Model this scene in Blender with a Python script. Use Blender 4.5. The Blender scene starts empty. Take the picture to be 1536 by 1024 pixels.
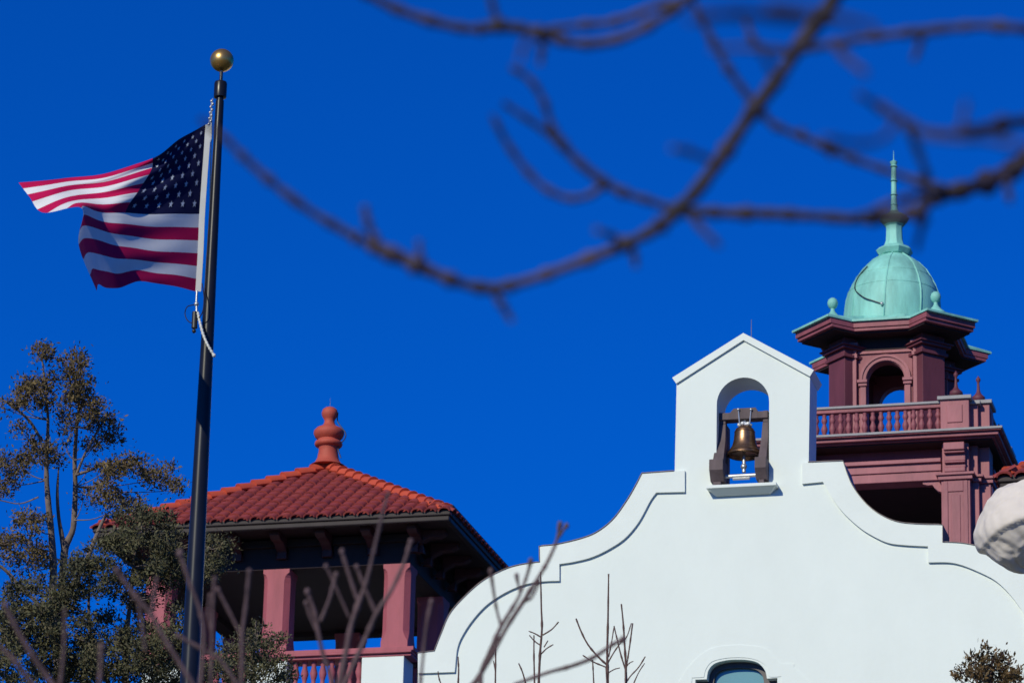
import bpy, bmesh, math, random
from mathutils import Vector, noise
import numpy as np
rnd = random.Random(7)
R = math.radians
SC = bpy.context.scene
COL = SC.collection

# ------------------------------------------------------------------ camera, light, exposure
F = 5900.0                      # focal length in pixels of a 1536 px wide frame
TH, PS, RO = R(19.1), R(14.6), R(1.45)
CAMPOS = Vector((0, 0, 1.7))
FW = Vector((-math.sin(PS)*math.cos(TH), math.cos(PS)*math.cos(TH), math.sin(TH)))
_r = Vector((math.cos(PS), math.sin(PS), 0)); _u = _r.cross(FW)
RT = _r*math.cos(RO) + _u*math.sin(RO)
UP = _u*math.cos(RO) - _r*math.sin(RO)
cd = bpy.data.cameras.new('camera'); cam = bpy.data.objects.new('camera', cd); COL.objects.link(cam)
from mathutils import Matrix
cam.matrix_world = Matrix(((RT.x, UP.x, -FW.x, CAMPOS.x), (RT.y, UP.y, -FW.y, CAMPOS.y), (RT.z, UP.z, -FW.z, CAMPOS.z), (0, 0, 0, 1)))
cd.sensor_width = 36; cd.lens = 36*F/1536; cd.clip_start = .5; cd.clip_end = 3000
cd.dof.use_dof = True; cd.dof.focus_distance = 46; cd.dof.aperture_fstop = 5.2
SC.camera = cam

SUN_AZ, SUN_EL = R(-18.5), R(29)          # azimuth measured from the facade normal (-Y), negative to the left
sund = Vector((math.sin(SUN_AZ)*math.cos(SUN_EL), -math.cos(SUN_AZ)*math.cos(SUN_EL), math.sin(SUN_EL)))
w = bpy.data.worlds.new('World'); SC.world = w; w.use_nodes = True
nt = w.node_tree; bg = nt.nodes['Background']
sky = nt.nodes.new('ShaderNodeTexSky'); sky.sky_type = 'NISHITA'; sky.sun_disc = False
sky.sun_elevation = SUN_EL; sky.sun_rotation = math.atan2(sund.x, sund.y)
sky.altitude = 300; sky.air_density = 1.0; sky.dust_density = 0.1; sky.ozone_density = 4.0
mul = nt.nodes.new('ShaderNodeMix'); mul.data_type = 'RGBA'; mul.blend_type = 'MULTIPLY'; mul.inputs[0].default_value = 1
mul.inputs[7].default_value = (.004, .36, 1.13, 1)
nt.links.new(sky.outputs[0], mul.inputs[6]); nt.links.new(mul.outputs[2], bg.inputs[0])
bg.inputs[1].default_value = .1
sl = bpy.data.lights.new('sun', 'SUN'); sl.energy = 3.5; sl.angle = R(.5); sl.color = (1, .96, .74)
so = bpy.data.objects.new('sun', sl); COL.objects.link(so)
so.rotation_euler = (-sund).to_track_quat('-Z', 'Y').to_euler(); so.location = (0, 0, 60)
SC.view_settings.view_transform = 'Standard'; SC.view_settings.look = 'None'
SC.view_settings.exposure = 0; SC.view_settings.gamma = 1
SC.cycles.max_bounces = 6; SC.cycles.diffuse_bounces = 2

# ------------------------------------------------------------------ pixel <-> world helpers (measuring aids)
def ray(px, py): return (FW*F + RT*(px-768) + UP*(512-py)).normalized()
def P(px, py, d): return CAMPOS + ray(px, py)*d
def onY(px, py, Y):
    r = ray(px, py); return CAMPOS + r*((Y-CAMPOS.y)/r.y)
def zat(X, Y, py):
    p = Vector((X, Y, 0)) - CAMPOS; k = 512-py
    return (F*p.dot(UP) - k*p.dot(FW))/(k*FW.z - F*UP.z)
def ground_z(y):
    t = min(max((y-15)/38, 0), 1); return 6*t*t*(3-2*t)

# ------------------------------------------------------------------ materials
MATS = {}
def mat(name, col, rough=.7, var=.15, scale=3, bump=.0, bscale=40, metal=0, spec=.5, island=None, island_cols=None, streak=0, coat=0):
    if name in MATS: return MATS[name]
    m = bpy.data.materials.new(name); m.use_nodes = True; MATS[name] = m
    t = m.node_tree; b = t.nodes['Principled BSDF']; L = t.links.new
    b.inputs['Roughness'].default_value = rough; b.inputs['Metallic'].default_value = metal
    b.inputs['Specular IOR Level'].default_value = spec
    tc = t.nodes.new('ShaderNodeTexCoord')
    n = t.nodes.new('ShaderNodeTexNoise'); n.inputs['Scale'].default_value = scale; n.inputs['Detail'].default_value = 6
    n.inputs['Roughness'].default_value = .65
    mp = t.nodes.new('ShaderNodeMapping'); L(tc.outputs['Object'], mp.inputs[0])
    if streak: mp.inputs['Scale'].default_value = (1, 1, streak)
    L(mp.outputs[0], n.inputs['Vector'])
    r = t.nodes.new('ShaderNodeValToRGB'); e = r.color_ramp.elements
    e[0].position = .3; e[1].position = .7
    e[0].color = tuple(c*(1-var) for c in col)+(1,); e[1].color = tuple(min(1, c*(1+var)) for c in col)+(1,)
    L(n.outputs[0], r.inputs[0]); out = r.outputs[0]
    if island_cols:
        g = t.nodes.new('ShaderNodeNewGeometry'); rr = t.nodes.new('ShaderNodeValToRGB')
        rr.color_ramp.interpolation = 'LINEAR'; el = rr.color_ramp.elements
        while len(el) < len(island_cols): el.new(.5)
        for i, c in enumerate(island_cols): el[i].position = i/(len(island_cols)-1); el[i].color = tuple(c)+(1,)
        L(g.outputs['Random Per Island'], rr.inputs[0])
        mx = t.nodes.new('ShaderNodeMix'); mx.data_type = 'RGBA'; mx.inputs[0].default_value = .5
        L(out, mx.inputs[6]); L(rr.outputs[0], mx.inputs[7]); out = mx.outputs[2]
    L(out, b.inputs['Base Color'])
    if coat: b.inputs['Coat Weight'].default_value = coat
    if bump:
        n2 = t.nodes.new('ShaderNodeTexNoise'); n2.inputs['Scale'].default_value = bscale; n2.inputs['Detail'].default_value = 5
        L(mp.outputs[0], n2.inputs['Vector'])
        bp = t.nodes.new('ShaderNodeBump'); bp.inputs['Strength'].default_value = bump; bp.inputs['Distance'].default_value = .02
        L(n2.outputs[0], bp.inputs['Height']); L(bp.outputs[0], b.inputs['Normal'])
    return m
def cloth(name, col, trans=.35, rough=.9, crease=0):
    m = bpy.data.materials.new(name); m.use_nodes = True; MATS[name] = m
    t = m.node_tree; L = t.links.new; b = t.nodes['Principled BSDF']; o = t.nodes['Material Output']
    tc = t.nodes.new('ShaderNodeTexCoord'); wv = t.nodes.new('ShaderNodeTexNoise'); wv.inputs['Scale'].default_value = 9
    L(tc.outputs['Object'], wv.inputs['Vector'])
    r = t.nodes.new('ShaderNodeValToRGB'); e = r.color_ramp.elements
    e[0].color = tuple(c*.9 for c in col)+(1,); e[1].color = tuple(min(c*1.06, 1) for c in col)+(1,)
    L(wv.outputs[0], r.inputs[0]); L(r.outputs[0], b.inputs['Base Color'])
    b.inputs['Roughness'].default_value = rough; b.inputs['Specular IOR Level'].default_value = .2
    if crease:
        cn = t.nodes.new('ShaderNodeTexNoise'); cn.inputs['Scale'].default_value = 2.6; cn.inputs['Detail'].default_value = 3; cn.inputs['Distortion'].default_value = 1.6
        try: cn.noise_type = 'RIDGED_MULTIFRACTAL'
        except Exception: pass
        L(tc.outputs['Object'], cn.inputs['Vector'])
        bp = t.nodes.new('ShaderNodeBump'); bp.inputs['Strength'].default_value = crease; bp.inputs['Distance'].default_value = .05
        L(cn.outputs[0], bp.inputs['Height']); L(bp.outputs[0], b.inputs['Normal'])
    tr = t.nodes.new('ShaderNodeBsdfTranslucent'); L(r.outputs[0], tr.inputs[0])
    ms = t.nodes.new('ShaderNodeMixShader'); ms.inputs[0].default_value = trans
    L(b.outputs[0], ms.inputs[1]); L(tr.outputs[0], ms.inputs[2]); L(ms.outputs[0], o.inputs[0])
    return m
STUCCO = mat('white_stucco', (.735, .79, .765), .85, .035, .8, .13, 18, streak=.6)
STUCCO_B = mat('white_stucco_coping', (.74, .79, .765), .85, .04, 1.2, .1, 30)
EDGE = mat('weathered_metal_edge', (.22, .17, .165), .6, .3, 6)
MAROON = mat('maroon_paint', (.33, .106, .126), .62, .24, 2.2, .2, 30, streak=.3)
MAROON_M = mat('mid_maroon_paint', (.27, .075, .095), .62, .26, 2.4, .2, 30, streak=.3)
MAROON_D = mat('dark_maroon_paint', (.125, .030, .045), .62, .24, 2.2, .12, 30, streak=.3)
SOFFIT = mat('shade_darkened_soffit', (.020, .009, .013), .8, .2, 3, .1)  # maroon wood taken near black: shade under eaves and indoors put into the colour
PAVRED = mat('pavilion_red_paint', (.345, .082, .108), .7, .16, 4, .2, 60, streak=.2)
PAVDK = mat('pavilion_shaded_red_paint', (.055, .015, .020), .7, .16, 4, .2, 60)  # the red paint darkened, with the shade under the eaves in its colour
FLASH = mat('pale_metal_flashing', (.27, .26, .275), .6, .15, 4)
GUTTER = mat('brown_metal_gutter', (.026, .017, .020), .6, .25, 3, spec=.3)
COPPER = mat('verdigris_copper', (.215, .53, .465), .62, .30, 3.2, .2, 14, streak=.22)
COPPER_D = mat('dirty_copper', (.11, .20, .165), .6, .35, 8)
TILE = mat('weathered_clay_tile', (.27, .036, .034), .75, .25, 4, .2, 30, island_cols=[(.13, .018, .024), (.25, .031, .031), (.33, .055, .035), (.20, .026, .032)])
HIP = mat('orange_clay_tile', (.45, .060, .028), .7, .15, 5, .15, 30, island_cols=[(.36, .045, .025), (.60, .09, .035), (.50, .07, .03)])
TERRA = mat('terracotta', (.42, .07, .042), .7, .16, 5, .1, 30)
BRONZE = mat('bell_bronze', (.28, .165, .095), .36, .3, 7, .05, 30, metal=.9)
TIMBER = mat('weathered_timber', (.105, .075, .082), .75, .3, 6, .3, 40, streak=.2)
STEEL = mat('galvanised_steel', (.55, .55, .55), .4, .1, 10, metal=.7)
SILVER = mat('silver_paint', (.75, .76, .77), .4, .1, 10, metal=.2)
WINFRAME = mat('dark_window_frame', (.06, .048, .058), .5, .1, 5)
GLASS = mat('window_glass', (.16, .33, .37), .12, .06, 1.0, spec=.8)
POLE = mat('dark_bronze_pole', (.010, .011, .018), .30, .2, 4, spec=.28)
GOLD = mat('gold_ball', (.58, .34, .11), .34, .08, 6, metal=.85)
BLACK = mat('black_plastic', (.015, .015, .018), .45, .1, 5)
ROPE = mat('white_rope', (.62, .62, .60), .8, .25, 60, .3, 90)
BARK = mat('grey_bark', (.17, .128, .115), .85, .35, 9, .5, 30, streak=.3)
BARKB = mat('brown_branch_bark', (.036, .024, .042), .7, .95, 6, .3, 60)  # highlights and dark stretches of the limbs painted in by the strong noise
TWIG = mat('reddish_twig_bark', (.105, .062, .07), .7, .4, 12, .2, 60)
TWIG2 = mat('dark_sapling_bark', (.12, .065, .06), .75, .3, 25)
BUD = mat('red_bud', (.20, .06, .05), .6, .3, 30)
LEAF_A = mat('olive_brown_foliage', (.125, .085, .030), .8, .65, 1.6, island_cols=[(.030, .030, .020), (.085, .075, .028), (.21, .15, .05), (.13, .060, .036), (.055, .060, .032)])
LEAF_B = mat('dark_green_foliage', (.088, .078, .034), .8, .65, 1.4, island_cols=[(.018, .024, .018), (.050, .060, .030), (.105, .115, .052), (.085, .055, .038), (.15, .14, .065)])
LEAF_C = mat('brown_green_leaves', (.13, .070, .026), .6, .5, 3, island_cols=[(.016, .018, .010), (.06, .055, .016), (.15, .085, .022), (.03, .034, .014)])
GRASS = mat('winter_grass', (.035, .042, .020), .9, .3, .8, .4, 8)
FL_R = cloth('flag_red', (.50, .004, .080), .12); FL_W = cloth('flag_white', (.76, .75, .78), .13)
FL_S = cloth('flag_star_shaded', (.50, .55, .66), .1); FL_B = cloth('flag_blue', (.005, .007, .050), .08); TARP = cloth('cream_cloth_cover', (.84, .755, .69), .22, crease=.55); HEADER = cloth('white_canvas', (.80, .80, .78), .15)  # stars are white cloth, greyed blue to carry the flag's shade

# ------------------------------------------------------------------ mesh + object helpers
WL = {}
def wloc(o): return WL.get(o.name, Vector((0, 0, 0)))
def thing(name, loc, label, cat, group=None, kind=None):
    o = bpy.data.objects.new(name, None); COL.objects.link(o); o.location = loc; o.empty_display_size = .3
    WL[o.name] = Vector(loc); o['label'] = label; o['category'] = cat
    if group: o['group'] = group
    if kind: o['kind'] = kind
    return o
def tag(o, label=None, cat=None, group=None, kind=None):
    for k, v in (('label', label), ('category', cat), ('group', group), ('kind', kind)):
        if v: o[k] = v
    return o
def cr(pts, n=6):
    """Catmull-Rom through tuples"""
    pts = [np.array(p, float) for p in pts]
    if len(pts) < 3: return [tuple(p) for p in pts]
    q = [2*pts[0]-pts[1]] + pts + [2*pts[-1]-pts[-2]]; out = []
    for i in range(1, len(q)-2):
        a, b, c, d = q[i-1:i+3]
        for k in range(n):
            t = k/n; out.append(tuple(.5*((2*b)+(c-a)*t+(2*a-5*b+4*c-d)*t*t+(3*b-a-3*c+d)*t**3)))
    out.append(tuple(pts[-1])); return out
class MB:
    def __init__(s): s.v = []; s.f = []; s.m = []
    def add(s, vs, fs, m=0):
        k = len(s.v); s.v += [tuple(v) for v in vs]; s.f += [tuple(i+k for i in f) for f in fs]; s.m += [m]*len(fs); return s
    def box(s, x0, x1, y0, y1, z0, z1, m=0):
        if x0 > x1: x0, x1 = x1, x0
        if y0 > y1: y0, y1 = y1, y0
        if z0 > z1: z0, z1 = z1, z0
        return s.add([(x0, y0, z0), (x1, y0, z0), (x1, y1, z0), (x0, y1, z0), (x0, y0, z1), (x1, y0, z1), (x1, y1, z1), (x0, y1, z1)],
                     [(3, 2, 1, 0), (4, 5, 6, 7), (0, 1, 5, 4), (1, 2, 6, 5), (2, 3, 7, 6), (3, 0, 4, 7)], m)
    def loft(s, rings, m=0, cap=True):
        n = len(rings[0]); vs = [p for r in rings for p in r]; fs = []
        for i in range(len(rings)-1):
            for j in range(n):
                k = (j+1) % n; fs.append((i*n+j, i*n+k, (i+1)*n+k, (i+1)*n+j))
        if cap: fs.append(tuple(range(n))[::-1]); fs.append(tuple((len(rings)-1)*n+j for j in range(n)))
        return s.add(vs, fs, m)
    def prismz(s, poly, z0, z1, m=0):
        return s.loft([[(x, y, z0) for x, y in poly], [(x, y, z1) for x, y in poly]], m)
    def prismx(s, poly, x0, x1, m=0):     # poly in (y,z)
        return s.loft([[(x0, y, z) for y, z in poly], [(x1, y, z) for y, z in poly]], m)
    def prismy(s, poly, y0, y1, m=0):     # poly in (x,z)
        return s.loft([[(x, y0, z) for x, z in poly], [(x, y1, z) for x, z in poly]], m)
    def lathe(s, prof, c=(0, 0, 0), n=20, rot=0, m=0):
        rings = []
        for r, z in prof:
            rings.append([(c[0]+r*math.cos(rot+2*math.pi*j/n), c[1]+r*math.sin(rot+2*math.pi*j/n), c[2]+z) for j in range(n)])
        return s.loft(rings, m)
    def sphere(s, c, r, n=16, k=10, sz=1):
        return s.lathe([(max(r*math.sin(math.pi*i/k), .0004), -r*sz*math.cos(math.pi*i/k)) for i in range(k+1)], c, n)
    def tube(s, pts, rad, n=8, m=0, jit=0):
        pts = [Vector(p) for p in pts]
        if not hasattr(rad, '__len__'): rad = [rad]*len(pts)
        up = None; rings = []
        for i, p in enumerate(pts):
            t = (pts[min(i+1, len(pts)-1)] - pts[max(i-1, 0)])
            if t.length < 1e-9: t = Vector((0, 0, 1))
            t.normalize()
            if up is None: up = Vector((0, 1, 0)) if abs(t.y) < .9 else Vector((1, 0, 0))
            a = up - t*up.dot(t)
            if a.length < 1e-6: a = t.orthogonal()
            a.normalize(); b = t.cross(a); up = a
            rr = rad[i]*(1+jit*(rnd.random()-.5))
            rings.append([p+(a*math.cos(2*math.pi*j/n)+b*math.sin(2*math.pi*j/n))*rr for j in range(n)])
        return s.loft(rings, m)
    def build(s, name, mats, parent=None, bevel=0, smooth=None, loc=None, fixn=True):
        if not isinstance(mats, (list, tuple)): mats = [mats]
        base = wloc(parent) if parent else (Vector(loc) if loc is not None else Vector((0, 0, 0)))
        me = bpy.data.meshes.new(name)
        me.from_pydata([(v[0]-base.x, v[1]-base.y, v[2]-base.z) for v in s.v], [], s.f)
        for mm in mats: me.materials.append(mm)
        if len(mats) > 1: me.polygons.foreach_set('material_index', s.m)
        if fixn:
            bm = bmesh.new(); bm.from_mesh(me); bmesh.ops.recalc_face_normals(bm, faces=bm.faces); bm.to_mesh(me); bm.free()
        if smooth:
            me.polygons.foreach_set('use_smooth', [True]*len(me.polygons))
            me.set_sharp_from_angle(angle=R(smooth))
        me.update()
        o = bpy.data.objects.new(name, me); COL.objects.link(o)
        if parent: o.parent = parent
        else: o.location = base
        WL[o.name] = base
        if bevel:
            b = o.modifiers.new('bevel', 'BEVEL'); b.width = bevel; b.segments = 2; b.limit_method = 'ANGLE'; b.angle_limit = R(40)
        return o
def plate(name, outline, holes, y0, y1, m, parent, bevel=0, smooth=None):
    """a flat wall outline in (x,z) with holes, y0..y1 thick"""
    cu = bpy.data.curves.new('outline', 'CURVE'); cu.dimensions = '2D'; cu.fill_mode = 'BOTH'; cu.extrude = (y1-y0)/2
    for poly in [outline]+holes:
        sp = cu.splines.new('POLY'); sp.points.add(len(poly)-1); sp.use_cyclic_u = True
        for i, (x, z) in enumerate(poly): sp.points[i].co = (x, z, 0, 1)
    o = bpy.data.objects.new('outline', cu); COL.objects.link(o)
    dg = bpy.context.evaluated_depsgraph_get(); me = bpy.data.meshes.new_from_object(o.evaluated_get(dg))
    bpy.data.objects.remove(o); bpy.data.curves.remove(cu)
    b = MB(); c = (y0+y1)/2
    b.v = [(v.co.x, c-v.co.z, v.co.y) for v in me.vertices]; b.f = [tuple(p.vertices) for p in me.polygons]; b.m = [0]*len(b.f)
    bpy.data.meshes.remove(me)
    ob = b.build(name, m, parent, fixn=False)
    bm = bmesh.new(); bm.from_mesh(ob.data); bmesh.ops.remove_doubles(bm, verts=bm.verts, dist=.0002)
    bmesh.ops.recalc_face_normals(bm, faces=bm.faces); bm.to_mesh(ob.data); bm.free()
    if smooth:
        ob.data.polygons.foreach_set('use_smooth', [True]*len(ob.data.polygons)); ob.data.set_sharp_from_angle(angle=R(smooth))
    return ob
def kids(o): return [c for c in COL.objects if c.parent == o]
def copy_part(o, dx, dy=0, dz=0):
    c = o.copy(); COL.objects.link(c); c.location = o.location + Vector((dx, dy, dz)); c.parent = o.parent; WL[c.name] = wloc(o); return c
def copy_tree(o, parent=None):
    c = o.copy(); COL.objects.link(c)
    if parent: c.parent = parent
    for k in kids(o): copy_tree(k, c)
    return c
def arch(xc, hw, zb, zs, n=16):        # round-headed opening, zs = springing
    return [(xc-hw, zb)] + [(xc-hw*math.cos(math.pi*i/n), zs+hw*math.sin(math.pi*i/n)) for i in range(n+1)] + [(xc+hw, zb)]

# ------------------------------------------------------------------ ground
g = MB(); ys = [-300, -60, 0, 15]+[15+38*i/12 for i in range(1, 13)]+[90, 200, 1500]
for y in ys: g.v += [(-1500, y, ground_z(y)), (1500, y, ground_z(y))]
for i in range(len(ys)-1): g.f.append((2*i, 2*i+1, 2*i+3, 2*i+2)); g.m.append(0)
tag(g.build('ground', GRASS, smooth=60), kind='structure')

# ------------------------------------------------------------------ white mission gable
YF = P(1115, 680, 60).y
GZ = ground_z(YF)
def fp(px, py, Y=None):
    p = onY(px, py, YF if Y is None else Y); return (p.x, p.z)
def chain(segs, n=6):
    out = []
    for s in segs:
        q = cr([fp(*p) for p in s], n) if len(s) > 2 else [fp(*p) for p in s]
        for a in q:
            if not out or math.hypot(out[-1][0]-a[0], out[-1][1]-a[1]) > .004: out.append(a)
    return out
outL = chain([[(628, 980), (653, 977)], [(653, 977), (664, 949), (677, 920), (701, 893), (727, 871), (758, 855), (781, 848), (811, 843.5)],
              [(811, 843.5), (810.5, 820)], [(810.5, 820), (838, 817), (875, 808), (899, 797.5), (922, 778.5), (942, 751), (956, 727), (964, 711)], [(964, 711), (1012, 707.5)]])
inL = chain([[(1028, 738.5), (985, 739.5)], [(985, 739.5), (976, 752), (959, 783), (939, 807), (916, 823), (889, 836), (862, 843), (840, 846.5)],
             [(840, 846.5), (840, 871.5)], [(840, 871.5), (815, 872.5), (788, 877), (761, 888), (734, 905), (714, 925), (697, 949), (687, 972), (683, 1008)], [(683, 1008), (628, 1010)]])
outR = chain([[(1213, 694.5), (1265, 692.5)], [(1265, 692.5), (1271, 711), (1280, 731), (1297, 753.5), (1317, 770.5), (1344, 783), (1375, 787), (1414, 788)],
              [(1414, 788), (1414, 814)], [(1414, 814), (1446, 816), (1480, 824), (1514, 841), (1546, 869), (1567, 903), (1578, 936)], [(1578, 936), (1606, 935)]])
inR = chain([[(1600, 965), (1545, 967)], [(1545, 967), (1537, 925), (1524, 903), (1507, 883), (1490, 869), (1467, 857.5), (1443, 848), (1423, 844), (1393, 844)], [(1393, 844), (1392.5, 820)],
             [(1392.5, 820), (1356, 818), (1332, 814.5), (1309, 804), (1289, 791), (1265, 769), (1248, 746), (1235, 723.5)], [(1235, 723.5), (1204, 726.5)]])
gable = [fp(1015, 574), fp(1116, 506), fp(1215, 563)]
zbot = ground_z(YF)-.3
outline = outL + gable + outR
outline = outline + [(outline[-1][0], zbot), (outL[0][0], zbot)]
TW = .62
ax0 = fp(1074.5, 690)[0]; ax1 = fp(1153.5, 690)[0]; axc = (ax0+ax1)/2; ahw = (ax1-ax0)/2
ztop = fp(1115, 566)[1]; zsill = fp(1112, 735)[1]
bell_hole = arch(axc, ahw, zsill, ztop-ahw, 20)
win_arch = chain([[(1060, 1018), (1062.5, 1005), (1071, 995), (1087, 990), (1105, 988.5), (1124, 989.5), (1138, 994), (1147.5, 1005), (1150.5, 1017)]])
wl, wr = fp(1043, 1018.5), fp(1166, 1016); wz = wl[1]
win_hole = [(wl[0], wz-1.9), wl] + win_arch + [wr, (wr[0], wz-1.9)]
fac = thing('white_gable_building', ((outL[0][0]+outR[-1][0])/2, YF, GZ), 'white stucco building front with curved stepped gable and arched bell opening', 'building')
plate('wall', outline, [bell_hole, win_hole], YF, YF+TW, STUCCO, fac, smooth=25)
cut = [(a[0], a[1]) for a in inL[::-1]]
plate('coping', outL + [fp(1028, 706.5)] + [fp(1028, 738.5)] + inL[1:], [], YF-.045, YF-.001, STUCCO_B, fac, smooth=25)
plate('coping', [fp(1204, 695)] + outR + inR, [], YF-.045, YF-.001, STUCCO_B, fac, smooth=25)
# gable roof coping with overhang front, back and sides
gp = [fp(1009, 567.5), fp(1115.7, 500.5), fp(1221.5, 556), fp(1215.5, 565.5), fp(1115.8, 511), fp(1015, 576)]
plate('gable_coping', gp, [], YF-.04, YF+TW+.06, STUCCO_B, fac)
# thin weathered edge strips along the curved tops
for nm, ln in (('edge_strip', outL), ('edge_strip', outR)):
    b = MB(); n = len(ln)
    for i, (x, z) in enumerate(ln):
        x0, z0 = ln[max(i-1, 0)]; x1, z1 = ln[min(i+1, n-1)]; L_ = math.hypot(x1-x0, z1-z0) or 1
        nx, nz = -(z1-z0)/L_, (x1-x0)/L_
        for (yy, t) in ((YF-.062, .003), (YF-.062, .011), (YF+TW+.01, .011), (YF+TW+.01, .003)): b.v.append((x+nx*t, yy, z+nz*t))
    for i in range(n-1):
        for j in range(4): b.f.append((4*i+j, 4*i+(j+1) % 4, 4*i+4+(j+1) % 4, 4*i+4+j)); b.m.append(0)
    b.f += [(0, 1, 2, 3), tuple(4*(n-1)+j for j in (3, 2, 1, 0))]; b.m += [0, 0]
    b.build(nm, EDGE, fac)
# bell sill
s0, s1 = fp(1063, 740)[0], fp(1168, 735)[0]
b = MB(); zs = zsill
b.box(s0, s1, YF-.20, YF+.10, zs-.005, zs+.045)
b.add([(s0+.03, YF-.18, zs-.006), (s1-.03, YF-.18, zs-.006), (s1-.12, YF-.04, zs-.085), (s0+.12, YF-.04, zs-.085),
       (s0+.03, YF-.002, zs-.006), (s1-.03, YF-.002, zs-.006), (s1-.12, YF-.002, zs-.085), (s0+.12, YF-.002, zs-.085)],
      [(0, 1, 2, 3), (4, 7, 6, 5), (0, 4, 5, 1), (1, 5, 6, 2), (2, 6, 7, 3), (3, 7, 4, 0)])
b.build('bell_sill', STUCCO_B, fac, bevel=.006)
r0 = onY(1127, 505, YF+.3)
MB().tube([(r0.x, YF+.3, r0.z-.3), (r0.x, YF+.3, r0.z+.28)], [.006, .004], 6).build('lightning_rod', EDGE, fac)
# body of the building behind the gable
bx0, bx1 = outL[0][0]+.05, outR[-1][0]-.05
MB().box(bx0, bx1, YF+TW+.003, YF+8.5, zbot, outL[0][1]-1.6).build('body', STUCCO, fac)
# arched window
wn = MB()
ring_o = [(wl[0]+.005, wz-1.895), (wl[0]+.005, wz-.005), (win_arch[0][0]+.004, wz-.005)] + [(axx*1.0, az-.006) for axx, az in win_arch[1:-1]] + [(win_arch[-1][0]-.004, wz-.005), (wr[0]-.005, wz-.005), (wr[0]-.005, wz-1.895)]
wxc = (win_arch[0][0]+win_arch[-1][0])/2
inner = [(wxc+(x-wxc)*.83, wz+(z-wz)*.70) for x, z in win_arch]
inner = [(inner[0][0], wz-1.8)] + inner + [(inner[-1][0], wz-1.8)]
wf = plate('window', ring_o, [inner], YF+.16, YF+.30, WINFRAME, fac)
b = MB(); b.loft([[(x, YF+.23, z) for x, z in inner], [(x, YF+.24, z) for x, z in inner]]); b.build('pane', GLASS, wf)
wi = [(wxc+(x-wxc)*.995, wz+(z-wz)*1.0) for x, z in inner[1:-1]]
# faint plaster hood around the window
hood_o = chain([[(1010, 1050), (1020, 1020), (1042, 990), (1068, 972), (1105, 967), (1140, 970), (1152, 975), (1164, 988), (1172, 995)], [(1172, 995), (1191, 995)], [(1191, 995), (1191, 1000)], [(1191, 1000), (1202, 1010), (1214, 1024), (1222, 1050)]])
hood_i = chain([[(1175, 1050), (1172, 1014)], [(1172, 1014), (1154, 1014), (1150, 1000), (1139, 991), (1124, 986.5), (1105, 985.5), (1086, 987), (1068, 992), (1059, 1003), (1056, 1015)], [(1056, 1015), (1038, 1016)], [(1038, 1016), (1036, 1052)]])
plate('window_hood', hood_o + hood_i, [], YF-.009, YF-.001, STUCCO, fac, smooth=25)

# ------------------------------------------------------------------ bell frame and bell
BY = YF+.27
bx = lambda px, py, Y=BY: onY(px, py, Y)
zf = zsill+.046
fr = thing('bell_stand', (axc, BY, zf), 'dark weathered timber frame carrying the bell in the arched opening', 'bell stand')
ztb, ztt = bx(1115, 631).z, bx(1115, 622.5).z
lx0, lx1 = bx(1078, 650).x, bx(1089.5, 650).x; rx0, rx1 = bx(1145.5, 650).x, bx(1153.3, 650).x
for (x0, x1) in ((lx0, lx1), (rx0, rx1)):
    zk = bx(1085, 638).z
    b = MB()
    b.box(x0, x1, BY-.07, BY+.07, zk, ztt+.035)
    # splayed front leg leaning toward the viewer
    zfoot = zf+.30
    b.loft([[(x0-.004, BY-.074, zk), (x1+.004, BY-.074, zk), (x1+.004, BY+.06, zk), (x0-.004, BY+.06, zk)],
            [(x0-.012, BY-.14, zk-.28), (x1+.016, BY-.14, zk-.28), (x1+.016, BY+.02, zk-.28), (x0-.012, BY+.02, zk-.28)],
            [(x0-.02, BY-.42, zfoot), (x1+.03, BY-.42, zfoot), (x1+.03, BY-.24, zfoot), (x0-.02, BY-.24, zfoot)]])
    b.box(x0-.005, x1+.02, BY+.02, BY+.20, zf, zk-.002)
    b.build('post', TIMBER, fr, bevel=.008)
    b = MB()
    b.prismx([(BY-.50, zfoot+.10), (BY-.50, zfoot-.07), (BY-.38, zf+.075), (BY-.20, zf+.075), (BY-.16, zfoot+.10)], x0-.045, x1+.05)
    b.box(x0+.0, x1-.0, BY-.40, BY-.26, zf, zf+.074)
    b.build('foot_block', TIMBER, fr, bevel=.008)
b = MB(); yxc = (lx0+rx1)/2; hwb = (rx1-lx0)/2
b.prismy([(lx0-.02, ztb), (rx1+.0, ztb), (rx1+.0, ztt+.02), (yxc+.24, ztt+.02), (yxc+.20, ztt+.085), (yxc-.14, ztt+.085), (yxc-.20, ztt+.02), (lx0-.02, ztt+.02)], BY-.10, BY+.10)
b.build('crossbeam', TIMBER, fr, bevel=.008)
for px in (1107.5, 1126.5):
    t = bx(px, 614, BY-.12); q = bx(px+(2 if px < 1115 else -2), 636, BY-.10)
    b = MB().tube([t, q], .011, 8); b.sphere(t, .024, 10, 6); b.build('bolt', STEEL, fr, smooth=40)
t0, t1 = bx(1088, 714.5, BY-.3), bx(1134, 712, BY-.3)
b = MB().tube([t0, t1], .030, 10); m_ = (t0+t1)/2
b.tube([m_+Vector((-.12, 0, -.045)), m_+Vector((.14, 0, -.045))], .022, 8); b.build('tie_rod', STEEL, fr, smooth=40)
bc = onY(1117, 684, BY); bz = bc.z
bell = thing('bell', (bc.x, BY, bz), 'bronze bell hanging in the arched opening of the white gable', 'bell')
hb = bx(1117, 640).z-bz
prof = [(.235, 0), (.252, .015), (.246, .04), (.215, .085), (.178, .15), (.156, .24), (.147, .33), (.14, .37), (.125, .40), (.085, .425), (.03, .432)]
prof = [(r*1.08, z*hb/.432) for r, z in prof]
b = MB().lathe(prof[:1]+prof, (bc.x, BY, bz), 36); b.f.pop(-2); b.m.pop()
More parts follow.
